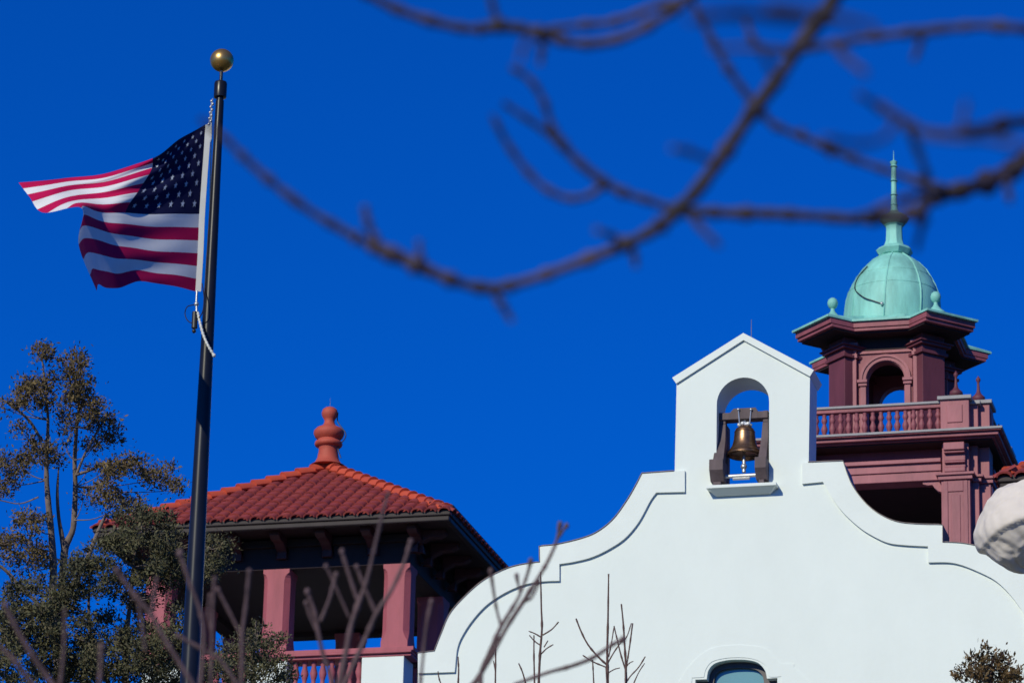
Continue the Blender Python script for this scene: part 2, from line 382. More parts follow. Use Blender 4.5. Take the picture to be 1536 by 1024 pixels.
b.lathe([(.234, .001), (.20, .06), (.15, .15), (.12, .34), (.01, .36)], (bc.x, BY, bz), 36); b.f.pop(-2); b.m.pop()
for zz, rr in ((.055, .260), (.115, .214), (.35, .1595)):
    z_ = zz*hb/.432; b.lathe([(rr-.012, z_-.008), (rr+.003, z_), (rr-.012, z_+.008)], (bc.x, BY, bz), 36)
b.build('body', BRONZE, bell, smooth=50)
b = MB(); zc = bz+hb
b.lathe([(.06, -.004), (.085, .01), (.085, .05), (.06, .06)], (bc.x, BY, zc), 14)
for k in range(6):
    a = k*math.pi/3+.3; b.sphere((bc.x+.085*math.cos(a), BY+.085*math.sin(a), zc+.03), .032, 8, 6)
b.tube([(bc.x, BY, zc+.05), (bc.x, BY, ztb+.01)], .03, 8)
b.build('crown', SILVER, bell, smooth=45)
zb_ = bx(1117, 711).z
b = MB().tube([(bc.x, BY-.05, bz+.15), (bc.x+.01, BY-.10, zb_)], [.02, .03], 10)
b.sphere((bc.x+.008, BY-.10, zb_+.09), .05, 10, 8); b.build('clapper', STEEL, bell, smooth=45)

# ------------------------------------------------------------------ maroon cupola tower
tc_ = P(1339.5, 640, 74); DX = .055; TX, TY = tc_.x, tc_.y
TG = 6.0
tz = lambda x, y, py: zat(TX+x, TY+y, py)
tower = thing('cupola_tower', (TX, TY, TG), 'maroon tower with balustrade, arched lantern and green copper dome', 'tower')
class TB(MB):
    def build(s, name, mats, parent=None, **k):
        if not getattr(s, 'w', 0): s.v = [(v[0]+TX, v[1]+TY, v[2]) for v in s.v]; s.w = 1
        return MB.build(s, name, mats, parent, **k)
A = 2.335
z_ct = tz(A, -A, 637.5); z_cb = tz(A-.07, -A+.07, 654)
z_bt = tz(0, -1.95, 693); z_bb = tz(0, -1.95, 724)
z_cap0, z_cap1 = tz(1.4, -2.05, 719), tz(1.4, -2.05, 709)
z_low = tz(0, -2, 900)
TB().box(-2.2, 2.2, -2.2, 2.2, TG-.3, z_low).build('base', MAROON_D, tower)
for sx in (-1, 1):
    for sy in (-1, 1):
        b = TB()
        def bx3(x0, x1, y0, y1, za, zb): b.box(sx*x0, sx*x1, sy*y0, sy*y1, za, zb)
        for (x0, x1, y0, y1, o) in ((1.18, 1.70, 1.50, 2.03, 0), (1.50, 2.03, 1.18, 1.70, 0), (1.52, 1.835, 1.52, 1.835, -.002)):
            bx3(x0, x1, y0, y1, z_low+.002, z_cap0)
            bx3(x0-.05, x1+.05, y0-.05, y1+.05, z_cap0+.001+o, z_cap1-.05+o)
            bx3(x0-.09, x1+.09, y0-.09, y1+.09, z_cap1-.049+o, z_cap1+o)
            bx3(x0+.02, x1-.02, y0+.02, y1-.02, z_cap1+.001+o, z_cb-.005)
        # raised panel frames on the outer faces
        zp0, zp1 = z_low+.3, z_cap0-.22
        for (x0, x1) in ((1.22, 1.30), (1.58, 1.66)): bx3(x0, x1, 2.031, 2.05, zp0, z_cap0-.02); bx3(2.031, 2.05, x0, x1, zp0, z_cap0-.02)
        bx3(1.301, 1.579, 2.031, 2.05, zp1, z_cap0-.02); bx3(2.031, 2.05, 1.301, 1.579, zp1, z_cap0-.02)
        bx3(1.36, 1.52, 2.031, 2.045, zp0, zp1-.06)
        b.build('corner_pier', MAROON, tower, bevel=.008)
        # scrolled console above the pier
        b = TB(); zc0, zc1 = z_cap1+.002, z_cb-.03
        h = zc1-zc0
        for k, (a0, a1, d) in enumerate(((0, .16, .12), (.17, .30, .06), (.31, .38, .12), (.39, .62, .09), (.63, .70, .17), (.71, .97, .21))):
            b.box(sx*1.25, sx*1.63, sy*2.011, sy*(2.01+d), zc0+a0*h, zc0+a1*h)
        b.build('console', MAROON, tower, bevel=.015)
for rot in range(4):
    b = TB(); c, s = (1, 0, -1, 0)[rot], (0, 1, 0, -1)[rot]
    def rb(x0, x1, y0, y1, za, zb):
        p = [(x0, y0), (x1, y1)]; q = [(x*c-y*s, x*s+y*c) for x, y in p]
        b.box(q[0][0], q[1][0], q[0][1], q[1][1], za, zb)
    hgt = z_bt-z_bb
    rb(-1.175, 1.175, -1.95, -1.55, z_bb, z_bb+hgt*.42)
    rb(-1.175, 1.175, -1.98, -1.55, z_bb+hgt*.43, z_bb+hgt*.80)
    rb(-1.175, 1.175, -2.04, -1.55, z_bb+hgt*.81, z_bt)
    b.build('beam', MAROON, tower, bevel=.01)
    b = TB(); rb(-1.24, 1.24, -1.70, -1.5, z_bt+.001, z_cb-.004); b.build('frieze', MAROON_D, tower)  # darker maroon carries the shadow of the cornice
    for e in (-1, 1):
        b = TB(); q = [(1.176, z_bb-.001), (.82, z_bb-.001), (.83, z_bb-.05), (.92, z_bb-.075), (1.0, z_bb-.07), (1.04, z_bb-.13), (1.10, z_bb-.19), (1.176, z_bb-.22)]
        b.loft([[(e*x*c-y*s, e*x*s+y*c, z) for x, z in q] for y in (-1.90, -1.76)]); b.build('scroll_bracket', MAROON, tower)
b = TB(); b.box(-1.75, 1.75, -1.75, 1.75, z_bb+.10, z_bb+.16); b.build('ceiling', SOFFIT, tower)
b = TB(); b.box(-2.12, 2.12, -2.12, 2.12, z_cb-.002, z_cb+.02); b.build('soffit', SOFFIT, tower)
hc = z_ct-z_cb
b = TB(); b.box(-A+.16, A-.16, -A+.16, A-.16, z_cb+.021, z_cb+hc*.25); b.box(-A+.08, A-.08, -A+.08, A-.08, z_cb+hc*.26, z_cb+hc*.62); b.box(-A+.02, A-.02, -A+.02, A-.02, z_cb+hc*.63, z_ct-.045)
b.build('cornice', MAROON_M, tower, bevel=.02)
b = TB(); b.box(-A, A, -A, A, z_ct-.044, z_ct); b.build('cornice_flashing', FLASH, tower, bevel=.005)
# balustrade
z_rt = tz(1.18, -1.98, 601); z_rb = z_rt-.12
z_pc1 = tz(1.45, -2.05, 593); z_pc0 = z_pc1-.07
for rot in range(4):
    c, s = (1, 0, -1, 0)[rot], (0, 1, 0, -1)[rot]
    b = TB(); rb(-1.2, 1.2, -2.00, -1.80, z_rt-.05, z_rt); b.build('rail', FLASH, tower, bevel=.012)
    b = TB(); rb(-1.2, 1.2, -1.97, -1.83, z_rb, z_rt-.051); rb(-1.2, 1.2, -1.98, -1.82, z_ct+.001, z_ct+.10); b.build('rail_moulding', MAROON_M, tower, bevel=.012)
hbz = z_rb-(z_ct+.10)
bprof = [(.036, 0), (.036, .06), (.028, .08), (.05, .26), (.052, .34), (.03, .50), (.026, .56), (.034, .60), (.05, .72), (.028, .88), (.036, .92), (.036, 1)]
b = TB().lathe([(r*1.15, z*hbz) for r, z in bprof], (0, 0, z_ct+.10), 10)
bal0 = b.build('baluster', MAROON_M, tower, smooth=50); first = True
for side in ('f', 'l', 'r'):
    for k in range(16):
        o_ = -1.12+k*2.24/15
        pos = {'f': (o_, -1.9), 'l': (-1.9, o_), 'r': (1.9, o_)}[side]
        if first: bal0.location = (pos[0], pos[1], 0); base0 = pos; first = False
        else: copy_part(bal0, pos[0]-base0[0], pos[1]-base0[1])
for sx in (-1, 1):
    for sy in (-1, 1):
        b = TB()
        for i, (x0, x1, y0, y1, o) in enumerate(((1.18, 1.70, 1.55, 2.03, 0), (1.55, 2.03, 1.18, 1.70, -.002), (1.52, 1.835, 1.52, 1.835, -.05))):
            bx3(x0, x1, y0, y1, z_ct+.001, z_pc0+o)
            bx3(x0-.03, x1+.03, y0-.03, y1+.03, z_ct+.002, z_ct+.09)
        bx3(1.30, 1.58, 2.031, 2.05, z_ct+.20, z_pc0-.10); bx3(2.031, 2.05, 1.30, 1.58, z_ct+.20, z_pc0-.10)
        ped = b.build('pedestal', MAROON, tower, bevel=.008)
        b = TB()
        for i, (x0, x1, y0, y1, o) in enumerate(((1.18, 1.70, 1.55, 2.03, 0), (1.55, 2.03, 1.18, 1.70, -.004), (1.52, 1.835, 1.52, 1.835, -.052))):
            bx3(x0-.05, x1+.05, y0-.05, y1+.05, z_pc0+.001+o, z_pc1+o)
        b.build('pedestal_cap', FLASH, ped, bevel=.008)
        for (fx, fy) in ((1.44, 1.80), (1.80, 1.44)):
            b = TB(); H = .56
            b.lathe([(r, z*H) for r, z in ((.07, 0), (.07, .03), (.05, .06), (.10, .12), (.125, .20), (.115, .27), (.07, .34), (.04, .42), (.03, .52), (.022, .72), (.024, .78), (.045, .84), (.04, .90), (.018, .95), (.004, 1))], (sx*fx, sy*fy, z_pc1-.003), 14)
            b.build('finial', MAROON_D, tower, smooth=60)
# lantern
z_ef = tz(0, -1.37, 477); z_eb = tz(0, -1.33, 493.5)
z_kt = tz(.727, -1.10, 510); z_kb = tz(.727, -1.10, 528)
FYY = .86
z_at = tz(0, -FYY, 542); ahr = .35
for rot in range(4):
    c, s = (1, 0, -1, 0)[rot], (0, 1, 0, -1)[rot]
    o = plate('arched_wall', [(-.72, z_ct+.002), (-.72, z_eb-.001), (.72, z_eb-.001), (.72, z_ct+.002)], [arch(0, ahr, z_ct+.05, z_at-ahr, 18)], -FYY, -FYY+.22, MAROON_M, None, smooth=30)
    o.parent = tower; o.data.transform(Matrix.Rotation(rot*math.pi/2, 4, 'Z')); o.data.transform(Matrix.Translation((0, 0, -TG)))
    WL[o.name] = wloc(tower)
    # archivolt mouldings
    b = TB()
    for (ri, ro, d) in ((.365, .43, .035), (.431, .475, .06)):
        n = 20; rings = []
        for i in range(n+1):
            a = math.pi*i/n; zc_ = z_at-ahr
            rings.append([(-math.cos(a)*ri, -FYY-.002, zc_+math.sin(a)*ri), (-math.cos(a)*ri, -FYY-d, zc_+math.sin(a)*ri), (-math.cos(a)*ro, -FYY-d, zc_+math.sin(a)*ro), (-math.cos(a)*ro, -FYY-.002, zc_+math.sin(a)*ro)])
        rings = [[(x*c-y*s, x*s+y*c, z) for x, y, z in r] for r in rings]
        b.loft(rings)
    b.build('archivolt', MAROON, tower, smooth=40)
    b = TB(); zi = z_at-ahr
    for e in (-1, 1):
        rb(e*.36, e*.47, -FYY-.05, -FYY-.002, z_ct+.003, zi-.13)
        rb(e*.34, e*.50, -FYY-.08, -FYY-.002, zi-.129, zi-.07); rb(e*.33, e*.52, -FYY-.11, -FYY-.002, zi-.069, zi-.01)
        # flanking pilasters with their own small capitals
        rb(e*.53, e*.68, -FYY-.10, -FYY-.003, z_ct+.004, z_kb); rb(e*.51, e*.70, -FYY-.13, -FYY-.003, z_kb+.001, z_kb+.08)
        rb(e*.53, e*.68, -FYY-.11, -FYY-.003, z_kb+.081, z_kt-.03); rb(e*.49, e*.71, -FYY-.16, -FYY-.003, z_kt-.029, z_kt+.06)
    b.build('pilasters', MAROON, tower, bevel=.006)
    b = TB(); rb(-.505, .505, -FYY-.04, -FYY-.004, z_at+.16, z_at+.21); b.build('string_course', MAROON, tower)
def dpoly(k, ext=0, back=.5):     # diagonal pier plan for quadrant k, grown by ext
    h = .255+ext; oc = 1.284+ext; ic = oc-back-2*ext
    q = [(-h, -oc), (h, -oc), (h, -ic), (-h, -ic)]; a = R(45+90*k)
    return [(x*math.cos(a)-y*math.sin(a), x*math.sin(a)+y*math.cos(a)) for x, y in q]
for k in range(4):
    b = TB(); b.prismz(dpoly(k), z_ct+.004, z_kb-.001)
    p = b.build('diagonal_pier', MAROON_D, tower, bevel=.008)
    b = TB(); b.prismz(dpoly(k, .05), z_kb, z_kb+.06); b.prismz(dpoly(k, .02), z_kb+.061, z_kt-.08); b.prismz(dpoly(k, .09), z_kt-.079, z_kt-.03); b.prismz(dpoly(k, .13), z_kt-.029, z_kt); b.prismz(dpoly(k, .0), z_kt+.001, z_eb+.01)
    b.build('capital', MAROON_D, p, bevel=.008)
eq = [(.54, -1.37), (.924, -1.752), (1.752, -.924), (1.37, -.54)]
eave = []
for k in range(4):
    c, s = (1, 0, -1, 0)[k], (0, 1, 0, -1)[k]; eave += [(x*c-y*s, x*s+y*c) for x, y in eq]
def es(f): return [(x*f, y*f) for x, y in eave]
he = z_ef-z_eb
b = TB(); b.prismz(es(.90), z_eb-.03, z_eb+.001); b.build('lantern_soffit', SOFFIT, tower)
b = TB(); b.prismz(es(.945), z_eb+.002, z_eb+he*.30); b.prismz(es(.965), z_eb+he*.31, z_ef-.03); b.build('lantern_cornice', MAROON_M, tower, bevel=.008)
b = TB(); b.prismz([(x*(FYY+.03), y*(FYY+.03)) for x, y in ((.84, -1), (1, -.84), (1, .84), (.84, 1), (-.84, 1), (-1, .84), (-1, -.84), (-.84, -1))], z_at+.225, z_eb-.031); b.build('lantern_shade_ring', SOFFIT, tower)  # added dark ring, painting the eave's shadow on the lantern wall
zdb = tz(0, -.89, 474)
iq = [(.369, -.89), (.5, -.759), (.759, -.5), (.89, -.369)]; inn = []
for k in range(4):
    c, s = (1, 0, -1, 0)[k], (0, 1, 0, -1)[k]; inn += [(x*c-y*s, x*s+y*c) for x, y in iq]
b = TB(); b.loft([[(x, y, z_ef-.029) for x, y in es(1.0)], [(x, y, z_ef+.012) for x, y in es(1.0)], [(x*.75, y*.75, z_ef+.5*(zdb-z_ef)) for x, y in es(1.0)], [(x, y, zdb+.03) for x, y in inn]])
b.build('lantern_roof', COPPER, tower)
dp = [(.90, zdb), (.90, zdb+.10)] + [(r, tz(0, 0, py)) for r, py in ((.895, 466), (.88, 453), (.845, 443), (.785, 431), (.71, 420.5), (.61, 408), (.47, 397), (.32, 389), (.2, 383))]
rot8 = math.pi/8; k8 = 1.015/.985
def skew(b):
    for i_, v in enumerate(b.v): b.v[i_] = (v[0]-.07*(1-min(max((v[2]-zdb)/(dp[-1][1]-zdb), 0), 1)), v[1], v[2])
    return b
b = skew(TB().lathe([(r*k8*.985, z) for r, z in dp], (DX, 0, 0), 48))
dome = b.build('dome', COPPER, tower, smooth=30)
b = TB()
for j in range(8):
    a = j*math.pi/4; b.tube([(DX+r*k8*.985*math.cos(a), r*k8*.985*math.sin(a), z) for r, z in dp], .018, 6)
skew(b).build('seam_rib', COPPER, dome, smooth=60)
b = TB()
for i in (4, 6):
    r, z = dp[i]; b.lathe([(r*k8*.985-.01, z-.012), (r*k8*.985+.008, z-.008), (r*k8*.985+.005, z+.008), (r*k8*.985-.02, z+.012)], (DX, 0, 0), 48)
skew(b).build('seam_band', COPPER, dome)
cab = [(455, 505), (425, 540), (390, 580), (370, 620), (372, 650), (408, 680), (450, 695), (490, 708)]
pts = []
for cx_, cy_ in cab:
    px, py = 1160+cx_/3.011, 220+cy_/3.011
    # walk along the view ray until just outside the dome
    best = None
    for d in np.arange(72, 76, .01):
        p = P(px, py, d); x, y, z = p.x-TX, p.y-TY, p.z
        rr = np.interp(z, [q[1] for q in dp], [q[0] for q in dp])*1.035
        if z < dp[-1][1] and math.hypot(x-DX+.07*(1-min(max((z-zdb)/(dp[-1][1]-zdb), 0), 1)), y) < rr+.015: best = p; break
    if best is not None: pts.append(best)
if len(pts) > 3:
    b = MB().tube(cr(pts, 4), .011, 6); b.build('cable', BLACK, dome)
    b = MB().sphere(pts[-1], .035, 10, 6); b.build('cable_clamp', STEEL, dome, smooth=50)
z380, z363, z338, z323, ztip = [tz(0, 0, p) for p in (384.5, 364, 338, 323, 241)]
b = TB().lathe([(.22, z380-.03), (.30, z380), (.36, z380+.09), (.30, z380+.15), (.20, z380+.20), (.165, z363+.03), (.155, z338-.08), (.165, z338-.03), (.20, z338)], (DX, 0, 0), 8, rot8)
b.build('dome_neck', COPPER, tower, smooth=30)
b = TB().lathe([(.19, z338+.001), (.26, z338+.08), (.285, z338+.13), (.25, z338+.16), (.12, z323+.03), (.06, z323+.10)], (DX, 0, 0), 12); b.build('dome_collar', COPPER_D, tower, smooth=30)
b = TB(); H = ztip-z323
b.lathe([(.10, z323+.03), (.065, z323+.12), (.055, z323+.3*H), (.05, z323+.85*H), (.046, z323+.86*H), (.075, z323+.88*H), (.05, z323+.91*H), (.06, z323+.93*H), (.075, z323+.97*H), (.02, z323+H)], (DX, 0, 0), 12)
for f in (.18, .36, .62): b.lathe([(.05, z323+f*H-.02), (.075, z323+f*H), (.05, z323+f*H+.02)], (DX, 0, 0), 12)
b.tube([(DX, 0, ztip-.02), (DX, 0, ztip+.2)], [.01, .004], 5)
b.build('spire', COPPER, tower, smooth=40)
for sx in (-1, 1):
    for sy in (-1, 1):
        zr = z_ef+.10; b = TB()
        b.lathe([(r*.85, z*.92) for r, z in ((.24, 0), (.22, .09), (.15, .14), (.07, .22), (.045, .27), (.045, .31), (.085, .335), (.115, .40), (.117, .44), (.095, .50), (.05, .535), (.005, .545))], (sx*.97, sy*.97, zr), 14)
        b.build('roof_ball', COPPER, tower, smooth=40)

# ------------------------------------------------------------------ tiled pavilions (twin towers of the hall)
pc = P(489, 760, 79); PX, PY = pc.x, pc.y
pz = lambda x, y, py: zat(PX+x, PY+y, py)
E_ = 3.58
pav = thing('tiled_pavilion', (PX, PY, 6.0), 'open red belvedere tower with hipped clay tile roof, left of the white gable', 'tower', 'belvedere towers with tiled roofs')
class PB(MB):
    def build(s, name, mats, parent=None, **k):
        if not getattr(s, 'w', 0): s.v = [(v[0]+PX, v[1]+PY, v[2]) for v in s.v]; s.w = 1
        return MB.build(s, name, mats, parent, **k)
z_gt = pz(E_, -E_, 763); z_gb = pz(E_, -E_, 779)
z_ap = pz(0, 0, 704)
hr = z_ap-z_gt
# tiles: each roof slope one mesh of barrel tiles
def slope(rot):
    b = PB(); c, s = (1, 0, -1, 0)[rot], (0, 1, 0, -1)[rot]
    E1 = E_+.02; SL = math.hypot(E1, hr); nrow = 13; wt = E1*2/27
    nrm = Vector((0, -hr, E1)).normalized()
    def pt(u, v, h):   # u along the eave, v up the slope 0..1, h above the slope
        p = Vector((u, -E1*(1-v), z_gt+hr*v)) + nrm*h
        return (p.x*c-p.y*s, p.x*s+p.y*c, p.z-.05)
    b.add([pt(-E1, 0, -.05), pt(E1, 0, -.05), pt(0, 1, -.05)], [(0, 1, 2)])
    for j in range(nrow):
        v0, v1 = j/nrow, min((j+1.12)/nrow, 1)
        for i in range(27):
            u = -E1+(i+.5)*wt; lim = E1*(1-(j+.5)/nrow)
            if abs(u) > lim+.02: continue
            dj = (rnd.random()-.5)*.012; du = (rnd.random()-.5)*.014
            rr = wt*.46; rings = []
            for (v, rs, lift) in ((v0-.004, 1.0, .026), (v1, .88, .004)):
                rings.append([pt(u+du+rr*rs*math.cos(math.pi*q/6), v, max(rr*rs*.66*math.sin(math.pi*q/6)+lift+dj, -.02)) for q in range(7)])
            k = len(b.v); b.v += rings[0]+rings[1]+[tuple(x) for x in [pt(u+du+rr*.8*math.cos(math.pi*q/6), v0-.004, rr*.54*math.sin(math.pi*q/6)+.012+dj) for q in range(7)]]
            for q in range(6):
                b.f.append((k+q, k+q+1, k+8+q, k+7+q)); b.m.append(0)
                b.f.append((k+q, k+14+q, k+15+q, k+q+1)); b.m.append(0)
    return b.build('roof_slope', TILE, pav, smooth=40, fixn=False)
for rot in range(4): slope(rot)
for rot in range(4):
    b = PB(); sx, sy = ((-1, -1), (1, -1), (1, 1), (-1, 1))[rot]
    a0 = Vector((sx*(E_-.14), sy*(E_-.14), z_gt-.0)); a1 = Vector((0, 0, z_ap+.02)); n = 15
    d = (a1-a0); side = Vector((-sy, sx, 0)).normalized(); dn = d.normalized(); upv = side.cross(dn)
    if upv.z < 0: upv = -upv
    for i in range(n):
        q0, q1 = a0+d*(i/n), a0+d*min((i+1.15)/n, 1)
        rings = []
        for (q, r_, l_) in ((q0, .135, .06), (q1, .112, .015)):
            rings.append([q+side*(r_*math.cos(math.pi*t/8))+upv*(r_*math.sin(math.pi*t/8)+l_-.02) for t in range(9)] + [q+side*(r_*-.8)+upv*(l_-.05), q+side*(r_*.8)+upv*(l_-.05)])
        b.loft(rings)
    b.build('hip_tiles', HIP, pav, smooth=40)
# finial
zf0 = z_ap-.02; hpx = lambda py: pz(0, 0, py)
b = PB().lathe([(.36, hpx(699)), (.27, hpx(695)), (.22, hpx(688)), (.19, hpx(675)), (.205, hpx(671)), (.27, hpx(669)), (.285, hpx(666)), (.27, hpx(663)), (.22, hpx(661)), (.22, hpx(659.5)),
                (.28, hpx(656)), (.31, hpx(651)), (.305, hpx(647)), (.25, hpx(642.5)), (.16, hpx(640)), (.115, hpx(636)), (.10, hpx(631)), (.12, hpx(628)), (.155, hpx(624)), (.165, hpx(619)), (.145, hpx(614.5)), (.09, hpx(611.5)), (.01, hpx(610.5))], (0, 0, 0), 24)
fin = b.build('roof_finial', TERRA, pav, smooth=50)
b = PB().tube([(0, 0, hpx(611)), (0, 0, hpx(596))], [.004, .002], 5); b.build('lightning_rod', EDGE, fin)
b = PB().tube(cr([(.17, 0, hpx(619)), (.16, .05, hpx(632)), (.34, .02, hpx(650)), (.33, -.02, hpx(661)), (.22, -.05, hpx(672)), (.30, -.1, hpx(690))], 5), .012, 5); b.build('lightning_cable', BLACK, fin)
# gutter and soffit
def ringbox(b, o, i, z0, z1):
    b.box(-o, o, -o, -i, z0, z1); b.box(-o, o, i, o, z0, z1); b.box(-o, -i, -i+.001, i-.001, z0, z1); b.box(i, o, -i+.001, i-.001, z0, z1)
b = PB(); ringbox(b, E_, E_-.16, z_gb+.10, z_gt+.0); ringbox(b, E_-.03, E_-.14, z_gb, z_gb+.099); b.box(E_-.16, E_, -E_+.2, E_, z_gt+.001, z_gt+.15); b.box(-E_, -E_+.16, -E_+.2, E_, z_gt+.001, z_gt+.15); b.build('gutter', GUTTER, pav, bevel=.02)
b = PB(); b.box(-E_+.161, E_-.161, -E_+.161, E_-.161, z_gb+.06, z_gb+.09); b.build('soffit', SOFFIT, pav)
Bc = -.11; Bh = 2.67
z_pt = pz(Bh, -Bh, 845); z_pb = pz(Bh, -Bh, 969); z_l0 = pz(Bh, -Bh-.1, 981)
def prb(b, x0, x1, y0, y1, za, zb, rot):
    c, s = (1, 0, -1, 0)[rot], (0, 1, 0, -1)[rot]
    q = [(x*c-y*s+Bc, x*s+y*c) for x, y in ((x0, y0), (x1, y1))]
    b.box(q[0][0], q[1][0], q[0][1], q[1][1], za, zb)
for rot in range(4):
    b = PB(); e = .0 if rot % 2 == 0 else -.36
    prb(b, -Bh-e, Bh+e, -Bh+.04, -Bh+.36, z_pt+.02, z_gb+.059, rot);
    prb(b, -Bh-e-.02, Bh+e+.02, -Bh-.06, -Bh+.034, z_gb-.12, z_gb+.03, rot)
    b.build('beam', SOFFIT, pav, bevel=.01)  # beam coloured near black in place of the eave's shadow
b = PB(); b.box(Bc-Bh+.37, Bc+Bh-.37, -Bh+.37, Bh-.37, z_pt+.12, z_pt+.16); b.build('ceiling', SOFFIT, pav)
# eave brackets
b = PB()
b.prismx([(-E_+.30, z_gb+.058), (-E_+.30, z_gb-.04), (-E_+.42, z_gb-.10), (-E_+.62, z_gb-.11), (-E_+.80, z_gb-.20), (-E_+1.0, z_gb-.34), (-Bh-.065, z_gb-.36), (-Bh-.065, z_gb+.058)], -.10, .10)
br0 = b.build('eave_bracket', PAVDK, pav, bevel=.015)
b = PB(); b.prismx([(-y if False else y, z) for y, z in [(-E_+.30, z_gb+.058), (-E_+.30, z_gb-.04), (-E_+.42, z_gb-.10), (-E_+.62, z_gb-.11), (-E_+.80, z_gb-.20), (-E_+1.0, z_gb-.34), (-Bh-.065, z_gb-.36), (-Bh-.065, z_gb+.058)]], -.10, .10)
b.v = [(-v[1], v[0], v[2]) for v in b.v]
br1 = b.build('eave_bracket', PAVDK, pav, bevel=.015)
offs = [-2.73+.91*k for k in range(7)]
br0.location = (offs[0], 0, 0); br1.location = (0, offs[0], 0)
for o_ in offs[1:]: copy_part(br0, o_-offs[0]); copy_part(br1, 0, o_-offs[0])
# piers with stopped chamfers
def pier(x, y, hw=.265):
    b = PB(); c_ = .10; rings = []
    def rg(ch, z):
        h = hw
        return [(x-h+ch, y-h, z), (x+h-ch, y-h, z), (x+h, y-h+ch, z), (x+h, y+h-ch, z), (x+h-ch, y+h, z), (x-h+ch, y+h, z), (x-h, y+h-ch, z), (x-h, y-h+ch, z)]
    H = z_pt-z_pb
    for f, ch in ((0, .004), (.07, .004), (.12, .05), (.17, .088), (.20, c_), (.84, c_), (.90, .088), (.93, .06), (.955, .004), (1.0, .004)): rings.append(rg(ch, z_pb+.001+f*(H+.018)))
    b.loft(rings); return b.build('pier', PAVRED, pav)
ps = (-Bh+.265, 0, Bh-.265)
for i in ps:
    for j in ps:
        if i == 0 and j == 0: continue
        pier(Bc+i, j)
# ledge, pedestals, balusters, base
for rot in range(4):
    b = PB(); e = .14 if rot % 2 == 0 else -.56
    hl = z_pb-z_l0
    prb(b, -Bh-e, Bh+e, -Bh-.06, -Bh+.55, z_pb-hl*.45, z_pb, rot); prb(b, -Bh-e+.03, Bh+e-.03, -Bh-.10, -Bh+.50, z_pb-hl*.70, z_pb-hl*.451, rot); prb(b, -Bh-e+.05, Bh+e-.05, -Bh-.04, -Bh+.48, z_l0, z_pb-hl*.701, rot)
    b.build('ledge', PAVRED if rot == 0 else PAVDK, pav, bevel=.012)  # sunny front in full red, the other sides in the shaded copy
z_pl = z_l0-1.0
for (x0, x1) in ((1.79, 2.62), (-.50, .30), (-2.62, -1.79)):
    PB().box(Bc+x0, Bc+x1, -Bh-.03, -Bh+.62, z_pl, z_l0-.001).build('pedestal', STUCCO, pav, bevel=.008)
    PB().box(Bc+x0, Bc+x1, Bh-.62, Bh+.03, z_pl, z_l0-.001).build('pedestal', STUCCO, pav, bevel=.008)
hb2 = .86
b = PB().lathe([(r*1.5, z*hb2) for r, z in bprof], (0, 0, z_l0-hb2), 12)
b0 = b.build('baluster', PAVRED, pav, smooth=50); pos = []
for (a0, a1) in ((.44, 1.70), (-1.70, -.62)):
    n = round((a1-a0)/.19)
    for k in range(n+1): pos.append(Bc+a0+k*(a1-a0)/n)
b0.location = (pos[0], -Bh+.12, 0)
for x in pos[1:]: copy_part(b0, x-pos[0])
for k in range(0, 9): copy_part(b0, Bc+Bh-.12-pos[0], Bh-.12-1.7+k*.42)
PB().box(Bc-Bh-.05, Bc+Bh+.05, -Bh-.06, Bh+.06, 5.7, z_pl-.001).build('base', STUCCO, pav, bevel=.01)
# the twin on the right
zl = zat
def pxof(p):
    q = p-CAMPOS; return 768+F*q.dot(RT)/q.dot(FW)
lo, hi = 5, 40
for _ in range(50):
    m_ = (lo+hi)/2
    if pxof(Vector((PX-E_+m_, PY-E_, z_gt))) < 1496: lo = m_
    else: hi = m_
twin = copy_tree(pav); twin.location.x += lo
twin.location += ray(1496, 724)*-13 + Vector((0, 0, .10))      # stands a little further forward, clear of the cupola tower's shadow
twin['label'] = 'second belvedere tower at the right edge, only its orange hip tiles and gutter corner showing'

# ------------------------------------------------------------------ flagpole, flag, halyard
DP = 35.0
base_p = P(284.5, 1020, DP); FX, FY = base_p.x, base_p.y
qz = lambda py: zat(FX, FY, py)
pg = ground_z(FY)
fpole = thing('flagpole', (FX, FY, pg), 'tall dark tapered flagpole topped by a gold ball', 'flagpole')
sc_ = F/DP
prof = [(.11, pg), (.104, pg+1.0)] + [(wd/2/sc_, qz(py)) for py, wd in ((1020, 28.5), (820, 26), (640, 22.5), (470, 19), (300, 15.5), (152, 13))]
MB().lathe(prof, (FX, FY, 0), 28).build('pole', POLE, fpole, smooth=40)
MB().lathe([(.16, pg-.02), (.17, pg+.06), (.125, pg+.12), (.112, pg+.16)], (FX, FY, 0), 24).build('base_collar', POLE, fpole, smooth=40)
MB().lathe([(.034, qz(153)), (.034, qz(147)), (.058, qz(146.5)), (.060, qz(144)), (.060, qz(126)), (.054, qz(123.5)), (.016, qz(122.5)), (.016, qz(108))], (FX, FY, 0), 24).build('truck_cap', POLE, fpole, smooth=40)
MB().tube([(FX, FY, qz(123)), (FX, FY, qz(105))], .016, 10).build('spindle', STEEL, fpole, smooth=40)
MB().sphere((FX, FY, qz(91)), 18.6/sc_, 32, 20).build('ball', GOLD, fpole, smooth=60)

